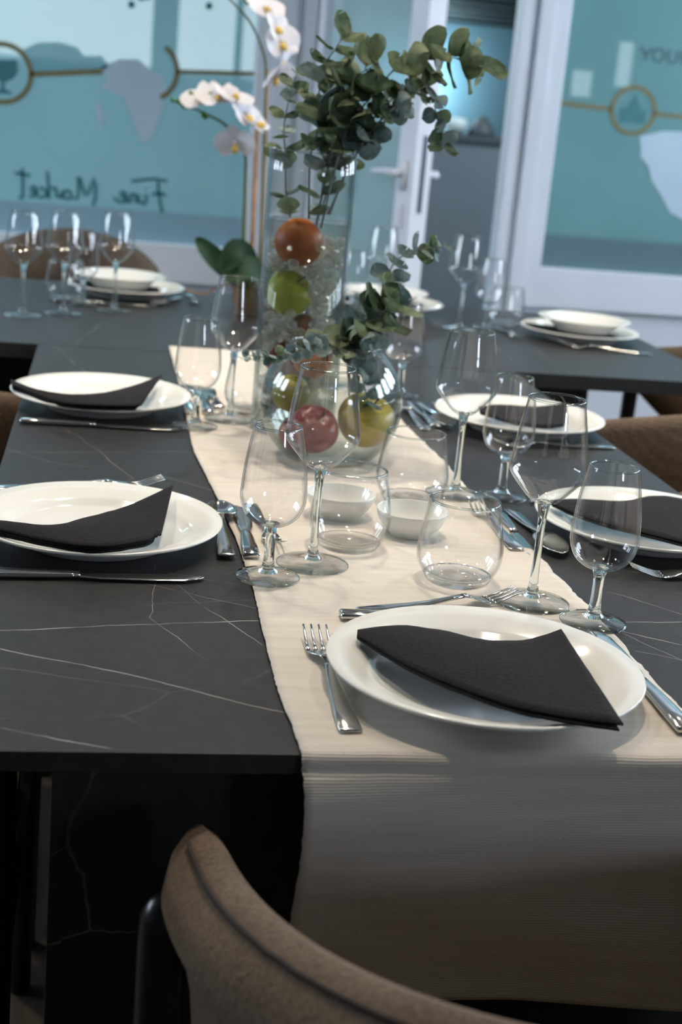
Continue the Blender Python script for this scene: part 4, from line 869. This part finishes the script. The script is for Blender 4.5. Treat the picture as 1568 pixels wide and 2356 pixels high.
# crumpled clear film in the cylinder
random.seed(9)
def crumple(cx, cy, z0, z1, rmax, n, seed, avoid=()):
    random.seed(seed); m = MB()
    for q in range(n):
        a = random.uniform(0, 2 * PI); rr_ = rmax * 0.92 * math.sqrt(random.random()); z = random.uniform(z0, z1); r0 = random.uniform(0.007, 0.0145)
        px_, py_ = cx + rr_ * math.cos(a), cy + rr_ * math.sin(a)
        if any((px_ - f_[0]) ** 2 + (py_ - f_[1]) ** 2 + (z - f_[2]) ** 2 < (f_[3] + r0 * 0.75) ** 2 for f_ in avoid): continue
        vs = []; fs = []; S = 12; T = 8
        for i in range(T + 1):
            for k in range(S):
                th = PI * i / T; ph = 2 * PI * k / S; d = Vector((math.sin(th) * math.cos(ph), math.sin(th) * math.sin(ph), math.cos(th) * 0.7))
                d *= r0 * (1 + 0.55 * noise.noise(d * 2.7 + Vector((q * 7.1, seed, 0)))) ; p = Vector((cx + rr_ * math.cos(a), cy + rr_ * math.sin(a), z)) + d
                e = Vector((p.x - cx, p.y - cy)); 
                if e.length > rmax: e *= rmax / e.length; p.x, p.y = cx + e.x, cy + e.y
                vs.append(p)
        for i in range(T):
            for k in range(S): k2 = (k + 1) % S; fs.append((i * S + k, i * S + k2, (i + 1) * S + k2, (i + 1) * S + k))
        m.add(vs, fs)
    return m
cf = crumple(0, 0, 0.02, 0.285, 0.055, 420, 3, [(x - TVX, y - TVY, z - ZR, r) for x, y, z, r in ((0.259, 2.018, 1.028, 0.0345), (0.251, 2.022, 0.955, 0.0335), (0.276, 2.032, 0.905, 0.021), (0.258, 2.026, 0.856, 0.032))]).build('crumpled_film', 'film_clear', None, (TVX, TVY, ZR), smooth=False)
tag(cf, 'crumpled clear film packed around the fruit in the cylinder', 'clear film', None, 'stuff')

# ------------------------------------------------------------------ eucalyptus
def leaf_mesh(name, mat, asp, cup, seed):
    n, m = 9, 6; vs = []; fs = []
    for i in range(n + 1):
        u = i / n; wd = asp * 0.5 * math.sin(PI * (0.06 + 0.90 * u)) ** 0.62 if 0 < i < n else 0.03
        for k in range(m + 1):
            v = k / m * 2 - 1
            z = cup * (v * v * 0.5 + (u - 0.4) ** 2 * 0.9) + 0.05 * noise.noise((u * 2.2 + seed, v * 1.6, seed))
            vs.append((v * wd, 0.08 + 0.92 * u, z))
    for i in range(n):
        for k in range(m): q = i * (m + 1) + k; fs.append((q, q + m + 1, q + m + 2, q + 1))
    o = len(vs); vs += [(-0.02, 0, 0), (0.02, 0, 0), (0.02, 0.12, 0.02), (-0.02, 0.12, 0.02)]; fs.append((o, o + 1, o + 2, o + 3))
    return mesh(name, vs, fs, mat)
LEAVES = {k: [leaf_mesh('leaf', mt, asp, cup, s_) for asp, cup, s_ in ((0.95, 0.35, 1), (0.85, 0.2, 2), (1.0, 0.5, 3), (0.78, -0.25, 4))] for k, mt in (('g', 'leaf_green'), ('b', 'leaf_blue'))}
def branch(label, pts, size, step, mix, seed, rad=0.0016, u0=0.0, tip=0.55, stem='stem_grey', spread=1.0, inside=None):
    """a eucalyptus sprig: a stem and pairs of round leaves along it"""
    random.seed(seed); pts = [Vector(p) for p in pts]; base = pts[0].copy()
    o = thing('eucalyptus_sprig', label, 'eucalyptus', base, 0, 'eucalyptus sprigs')
    sp = spline([p - base for p in pts], 60); L = sum((a - b).length for a, b in zip(sp, sp[1:]))
    MB().tube(sp, [rad * (1 - 0.6 * i / 59) for i in range(60)], 7).build('stem', stem, o)
    d = L * u0; acc = 0; k = 0; phase = random.uniform(0, PI)
    for i in range(1, 60):
        acc += (sp[i] - sp[i - 1]).length
        while acc >= d:
            t_ = (sp[i] - sp[i - 1]).normalized(); u = acc / L
            s_ = 1.25 * size * (1 - (1 - tip) * u) * random.uniform(0.82, 1.15)
            zabs = base.z + sp[i].z
            ref = t_.orthogonal().normalized(); ref.rotate(Matrix.Rotation(phase + k * PI / 2 + random.uniform(-0.35, 0.35), 3, t_))
            for sg in (-1, 1):
                if inside and zabs < inside: s2 = s_ * 0.78
                else: s2 = s_
                dirv = (ref * sg * spread + t_ * random.uniform(0.15, 0.7) + Vector((0, 0, random.uniform(-0.35, 0.2)))).normalized()
                nrm = (t_ + Vector((random.uniform(-.6, .6), random.uniform(-1.5, -0.1), random.uniform(-.2, .8)))).normalized()
                x = dirv.cross(nrm).normalized(); nrm = x.cross(dirv)
                lf = bpy.data.objects.new('leaf', random.choice(LEAVES['g' if random.random() < mix else 'b'])); C.objects.link(lf); lf.parent = o
                mt = Matrix((x, dirv, nrm)).transposed().to_4x4(); mt.translation = sp[i]
                lf.matrix_local = mt @ Matrix.Diagonal((s2, s2, s2, 1))
            k += 1; d += step * (1 - 0.35 * u) * random.uniform(0.85, 1.15)
    # leaf at the tip
    return o
branch('eucalyptus sprig rising at the left edge of the cylinder vase', [(0.248, 2.05, 1.06), (0.241, 2.062, 1.09), (0.236, 2.06, 1.142), (0.231, 2.06, 1.183), (0.237, 2.06, 1.228), (0.246, 2.06, 1.262)], 0.033, 0.029, 0.8, 1, inside=1.14)
branch('eucalyptus sprig with the topmost bluish leaf cluster in the cylinder', [(0.283, 2.03, 1.05), (0.288, 2.03, 1.107), (0.282, 2.02, 1.165), (0.272, 2.02, 1.222), (0.273, 2.02, 1.262), (0.288, 2.02, 1.290), (0.301, 2.02, 1.312)], 0.034, 0.032, 0.62, 2, u0=0.3, inside=1.14, tip=0.85)
branch('eucalyptus sprig rising straight in the middle of the cylinder', [(0.286, 2.035, 1.06), (0.295, 2.03, 1.15), (0.302, 2.03, 1.202), (0.306, 2.03, 1.243), (0.303, 2.03, 1.268)], 0.037, 0.027, 0.85, 3, inside=1.13)
branch('long eucalyptus sprig arching right to the doorway', [(0.288, 2.015, 1.05), (0.30, 2.0, 1.138), (0.314, 2.0, 1.192), (0.340, 2.0, 1.232), (0.374, 2.0, 1.275), (0.415, 2.0, 1.290), (0.448, 2.0, 1.294), (0.486, 2.0, 1.284)], 0.038, 0.026, 0.95, 4, u0=0.3, tip=0.95, inside=1.14)
branch('eucalyptus sprig drooping right with small bluish end leaves', [(0.296, 2.01, 1.07), (0.324, 2.0, 1.150), (0.356, 1.98, 1.207), (0.388, 1.98, 1.232), (0.409, 1.98, 1.252), (0.424, 1.98, 1.246), (0.428, 1.98, 1.222), (0.438, 1.98, 1.197), (0.443, 1.98, 1.172)], 0.031, 0.023, 0.45, 5, u0=0.28, tip=0.6)
branch('eucalyptus sprig with dark leaves filling the middle above the vase', [(0.29, 2.04, 1.07), (0.315, 2.05, 1.165), (0.335, 2.05, 1.205), (0.362, 2.05, 1.225), (0.392, 2.06, 1.232)], 0.031, 0.027, 0.9, 6, u0=0.35, tip=0.8)
branch('eucalyptus sprig leaning from the round vase, silvery curled tip', [(0.327, 1.875, 0.83), (0.320, 1.875, 0.880), (0.318, 1.875, 0.917), (0.344, 1.88, 0.951), (0.368, 1.88, 0.988), (0.368, 1.88, 1.018), (0.392, 1.88, 1.039), (0.433, 1.88, 1.049)], 0.040, 0.019, 0.4, 7, u0=0.3, tip=0.5)
branch('eucalyptus sprig with dark curled leaves at the round vase mouth', [(0.322, 1.86, 0.86), (0.318, 1.86, 0.908), (0.328, 1.85, 0.935), (0.350, 1.85, 0.955), (0.372, 1.85, 0.975)], 0.036, 0.019, 0.95, 8, u0=0.3, tip=0.9)
branch('small dry grey eucalyptus twig spreading left over the round vase', [(0.290, 1.86, 0.885), (0.283, 1.845, 0.910), (0.265, 1.82, 0.917), (0.235, 1.80, 0.908), (0.205, 1.795, 0.902), (0.178, 1.795, 0.902)], 0.019, 0.0105, 0.1, 9, rad=0.0011, u0=0.22, stem='stem_brown', tip=0.45)
branch('pale eucalyptus sprig drooping inside the round vase front', [(0.312, 1.868, 0.93), (0.325, 1.845, 0.905), (0.336, 1.835, 0.868), (0.343, 1.83, 0.845)], 0.026, 0.015, 0.15, 10, tip=0.8)
branch('pale eucalyptus sprig lying across the mouth of the round vase', [(0.285, 1.87, 0.89), (0.295, 1.86, 0.918), (0.318, 1.845, 0.922), (0.345, 1.835, 0.918)], 0.032, 0.015, 0.35, 11, u0=0.25, tip=0.8)

branch('eucalyptus sprig filling the centre right below the arching one', [(0.30, 2.02, 1.07), (0.33, 2.01, 1.172), (0.362, 2.01, 1.222), (0.395, 2.02, 1.252), (0.42, 2.03, 1.258)], 0.029, 0.024, 0.75, 14, u0=0.42, tip=0.85)
branch('eucalyptus sprig leaning left of centre with light green leaves', [(0.272, 2.03, 1.06), (0.268, 2.03, 1.15), (0.282, 2.02, 1.20), (0.300, 2.015, 1.235), (0.325, 2.01, 1.262), (0.35, 2.01, 1.278)], 0.036, 0.026, 0.9, 15, u0=0.4, tip=0.9)
# ------------------------------------------------------------------ orchid in wicker pot
OX, OY = 0.325, 3.18
orc = thing('potted_orchid', 'white moth orchid in a wicker pot on the far table', 'orchid', (OX, OY, TZ + 0.0005))
def oz(p): return (p[0] - OX, p[1] - OY, p[2] - TZ - 0.0005)
MB().lathe([(0, 0.0), (0.045, 0.0), (0.05, 0.004), (0.058, 0.05), (0.061, 0.066), (0.063, 0.07), (0.057, 0.07), (0.054, 0.055), (0, 0.053)], 40).build('pot', 'wicker', orc)
mm = MB().lathe([(0.0, 0.072), (0.03, 0.07), (0.053, 0.06), (0.053, 0.052)], 24); mm.v = [(x + 0.006 * noise.noise((x * 70, y_ * 70, z)), y_ + 0.006 * noise.noise((y_ * 70, x * 60, 3)), z + 0.006 * noise.noise((x * 80, y_ * 80, 1))) for x, y_, z in mm.v]
mm.build('moss', 'moss', orc)
MB().tube([oz(p) for p in [(0.333, 3.19, 0.80), (0.325, 3.185, 0.95), (0.318, 3.18, 1.15), (0.312, 3.18, 1.277)]], 0.0035, 8).build('stake', 'bamboo', orc)
MB().tube([oz(p) for p in [(0.306, 3.17, 0.80), (0.303, 3.17, 0.95), (0.298, 3.17, 1.15)]], 0.0045, 8).build('stake', 'bamboo', orc)
MB().tube([oz(p) for p in spline([(0.322, 3.17, 0.80), (0.322, 3.175, 0.95), (0.314, 3.175, 1.15), (0.308, 3.175, 1.277), (0.296, 3.17, 1.32), (0.269, 3.16, 1.366), (0.234, 3.15, 1.398), (0.20, 3.15, 1.425), (0.16, 3.15, 1.44)], 40)], [0.0035 - 0.0018 * i / 39 for i in range(40)], 8).build('flower_stem', 'stem_green', orc)
MB().tube([oz(p) for p in spline([(0.29, 3.17, 0.80), (0.284, 3.17, 0.90), (0.279, 3.165, 1.04), (0.272, 3.16, 1.105), (0.231, 3.15, 1.153), (0.193, 3.15, 1.172), (0.155, 3.15, 1.185), (0.113, 3.15, 1.196)], 40)], [0.005 - 0.0034 * i / 39 for i in range(40)], 8).build('flower_stem', 'stem_green', orc)
def petal_mesh(name, ln, wd, mat, curl=0.2):
    n, m = 7, 4; vs = []; fs = []
    for i in range(n + 1):
        u = i / n; w_ = wd * math.sin(PI * (0.08 + 0.88 * u)) ** 0.6
        for k in range(m + 1): v = k / m * 2 - 1; vs.append((v * w_ / 2, u * ln, curl * ln * (u * u * 0.6 - v * v * 0.25 * u)))
    for i in range(n):
        for k in range(m): q = i * (m + 1) + k; fs.append((q, q + m + 1, q + m + 2, q + 1))
    return mesh(name, vs, fs, mat)
PET = [petal_mesh('petal', 0.036, 0.044, 'petal'), petal_mesh('petal', 0.034, 0.024, 'petal')]
lipb = MB().lathe([(0, 0), (0.004, 0.001), (0.006, 0.008), (0.003, 0.014), (0, 0.015)], 10)
lip_me = mesh('lip', lipb.v, lipb.f, 'petal_yellow')
def flower(p, face, roll, s_=1.0):
    f = bpy.data.objects.new('flower', mesh('flower', *(lambda b: (b.v, b.f))(MB().lathe([(0, -0.004), (0.003, -0.003), (0.004, 0.003), (0.0025, 0.008), (0, 0.009)], 10)), 'petal')); C.objects.link(f); f.parent = orc
    z = Vector(face).normalized(); q = z.to_track_quat('Z', 'Y'); f.rotation_mode = 'QUATERNION'; f.rotation_quaternion = q; f.location = oz(p); f.scale = (s_,) * 3
    for a, k in ((90, 1), (0, 0), (180, 0), (218, 1), (322, 1)):
        o = bpy.data.objects.new('petal', PET[k]); C.objects.link(o); o.parent = f; o.rotation_euler = (0.12, 0, math.radians(a - 90) + roll); o.location = (0, 0, 0.001 + 0.001 * (k == 0))
    l = bpy.data.objects.new('lip', lip_me); C.objects.link(l); l.parent = f; l.location = (0, -0.004, 0.004); l.rotation_euler = (1.0, 0, roll)
    return f
random.seed(5)
for p, fc in [((0.291, 3.13, 1.395), (0.3, -0.6, 0.8)), ((0.312, 3.12, 1.365), (0.8, -0.5, 0.3)), ((0.328, 3.12, 1.335), (0.5, -0.8, 0.2)), ((0.333, 3.13, 1.30), (0.9, -0.2, -0.2)), ((0.326, 3.12, 1.27), (0.5, -0.4, -0.6)),
              ((0.205, 3.12, 1.21), (-0.1, -0.6, 0.8)), ((0.236, 3.12, 1.213), (0.3, -0.4, 0.9)), ((0.262, 3.12, 1.18), (0.6, -0.5, 0.5)), ((0.285, 3.12, 1.162), (0.5, -0.3, 0.8)), ((0.25, 3.13, 1.125), (-0.2, -0.7, -0.4)), ((0.175, 3.13, 1.205), (-0.3, -0.5, 0.6))]:
    flower(p, fc, random.uniform(-0.4, 0.4), 1.3)
for p, s_ in [((0.113, 3.15, 1.197), 0.6), ((0.127, 3.15, 1.195), 0.75), ((0.139, 3.148, 1.19), 1.2), ((0.152, 3.145, 1.214), 0.7), ((0.182, 3.14, 1.172), 1.0), ((0.194, 3.13, 1.212), 1.05), ((0.176, 3.14, 1.216), 0.8), ((0.258, 3.14, 1.41), 1.2)]:
    b = MB().lathe([(0, -0.010), (0.005, -0.007), (0.0075, 0.0), (0.005, 0.008), (0, 0.012)], 12).build('bud', 'bud', orc, oz(p)); b.scale = (s_,) * 3; b.rotation_euler = (0.4, -0.8, 0)
def long_leaf(p0, p1, p2, wd):
    n, m = 14, 6; sp = spline([oz(p0), oz(p1), oz(p2)], n + 1); vs = []; fs = []
    for i, p in enumerate(sp):
        d = (sp[min(i + 1, n)] - sp[max(i - 1, 0)]).normalized(); sd = d.cross(Vector((0.1, -0.85, 0.5))).normalized(); nn = sd.cross(d)
        w_ = wd * math.sin(PI * (0.14 + 0.84 * i / n)) ** 0.6
        for k in range(m + 1): v = k / m * 2 - 1; vs.append(p + sd * v * w_ / 2 + nn * 0.12 * wd * (v * v))
    for i in range(n):
        for k in range(m): q = i * (m + 1) + k; fs.append((q, q + m + 1, q + m + 2, q + 1))
    obj('leaf', mesh('leaf', vs, fs, 'orchid_leaf'), orc)
long_leaf((0.285, 3.15, 0.822), (0.225, 3.1, 0.870), (0.172, 3.08, 0.918), 0.052)
long_leaf((0.31, 3.14, 0.82), (0.27, 3.09, 0.895), (0.235, 3.08, 0.858), 0.062)
long_leaf((0.345, 3.14, 0.825), (0.29, 3.09, 0.862), (0.237, 3.07, 0.835), 0.058)
long_leaf((0.35, 3.19, 0.82), (0.40, 3.2, 0.88), (0.46, 3.2, 0.87), 0.055)
MB().tube([oz(p) for p in spline([(0.29, 3.15, 0.818), (0.24, 3.12, 0.82), (0.20, 3.10, 0.80), (0.16, 3.09, 0.808)], 14)], 0.0022, 6).build('aerial_root', 'bamboo', orc)

# ================================================================== chairs
def chair(label, loc, rz):
    t_ = thing('dining_chair', label, 'chair', loc, rz, 'brown upholstered dining chairs')
    a, b, yt = 0.230, 0.385, 0.172
    def Tz(s_): return 0.704 + 0.078 * s_ ** 1.6
    n = 72; vs = []; fs = []; seam = []
    for i in range(n + 1):
        th = PI + PI * i / n; s_ = abs(math.sin(th)); cx, cy = a * math.cos(th), yt - b * s_
        nx, ny = math.cos(th) / a, -s_ / b; ln = math.hypot(nx, ny); nx, ny = nx / ln, ny / ln
        e = min(i, n - i) / 5.0; k = 1.0 if e >= 1 else math.sqrt(max(0.02, 1 - (1 - e) ** 2))
        T = Tz(s_) - 0.020 * (1 - k); zb = 0.43 + 0.20 * (1 - min(1, min(i, n - i) / 16.0)) ** 1.3
        kk = 0.72 + 0.28 * s_; sec = [(0.014, zb), (0.006, (T + zb) / 2), (0.0, T - 0.022), (0.006, T - 0.006), (0.02, T), (0.040, T - 0.006), (0.058, T - 0.022), (0.066, T - 0.048), (0.060 - 0.016 * (1 - s_), T - 0.075), (0.052 - 0.020 * (1 - s_), (T + zb) / 2 - 0.03), (0.046 - 0.018 * (1 - s_), zb)]
        fx = 0.033
        for (q, z) in sec:
            q = fx * kk + (q - fx) * kk * (0.25 + 0.75 * k); vs.append((cx + nx * q, cy + ny * q, z))
        q = fx * kk + (0.041 - fx) * kk * k; seam.append((cx + nx * q, cy + ny * q, T - 0.0055))
    m = 11
    for i in range(n):
        for k in range(m): k2 = (k + 1) % m; fs.append((i * m + k, i * m + k2, (i + 1) * m + k2, (i + 1) * m + k))
    fs += [tuple(range(m)), tuple(n * m + k for k in range(m - 1, -1, -1))]
    q = MB().add(vs, fs); br = q.build('backrest', 'fabric', t_)
    MB().tube([(x + 0.0012 * noise.noise((x * 90, y * 90, 1)), y, z + 0.001 * noise.noise((x * 80, y * 80, 7))) for x, y, z in seam[3:-3]], 0.0022, 6).build('seam', 'seam', br)
    st = MB(); pr = []
    for i in range(40):
        an = 2 * PI * i / 40; ca, sa = math.cos(an), math.sin(an); pr.append((0.225 * math.copysign(abs(ca) ** 0.6, ca), -0.04 + 0.185 * math.copysign(abs(sa) ** 0.6, sa)))
    lv = [(0.96, 0.395), (1.0, 0.405), (1.0, 0.455), (0.97, 0.468), (0.88, 0.474), (0.5, 0.478)]
    st.add([(x * k, (y + 0.04) * k - 0.04, z) for k, z in lv for x, y in pr], [(i * 40 + j, i * 40 + (j + 1) % 40, (i + 1) * 40 + (j + 1) % 40, (i + 1) * 40 + j) for i in range(len(lv) - 1) for j in range(40)] + [tuple(range(39, -1, -1)), tuple((len(lv) - 1) * 40 + j for j in range(40))])
    st.build('seat', 'fabric', t_)
    for s_ in (-1, 1):
        MB().tube([(s_ * 0.272, 0.14, z) for z in (0, 0.2, 0.4, 0.6, 0.628, 0.640, 0.646)], [0.014, 0.016, 0.018, 0.019, 0.018, 0.012, 0.003], 16).build('leg', 'blackwood', t_)
        MB().tube([(s_ * 0.24, -0.25, 0), (s_ * 0.20, -0.20, 0.2), (s_ * 0.16, -0.15, 0.41)], [0.012, 0.015, 0.017], 14).build('leg', 'blackwood', t_)
    MB().tube([(-0.276, 0.14, 0.37), (0.276, 0.14, 0.37)], 0.013, 10).build('rail', 'blackwood', t_)
    return t_
c0 = chair('brown tub chair nearest the camera, back toward the viewer', (0.33, 0.80, 0), 0)
dup(c0, (-0.225, 1.482, 0), -PI / 2, 'brown tub chair in shadow under the left front place')
dup(c0, (-0.225, 2.137, 0), -PI / 2, 'brown tub chair at the back left place, arm edge showing')
dup(c0, (0.872, 2.14, 0), PI / 2, 'brown tub chair at the back right place beside the table')
dup(c0, (-0.12, 4.30, 0), PI, 'brown tub chair behind the far left plate stack')
dup(c0, (1.44, 3.10, 0), PI / 2, 'brown tub chair at the right end of the far table')
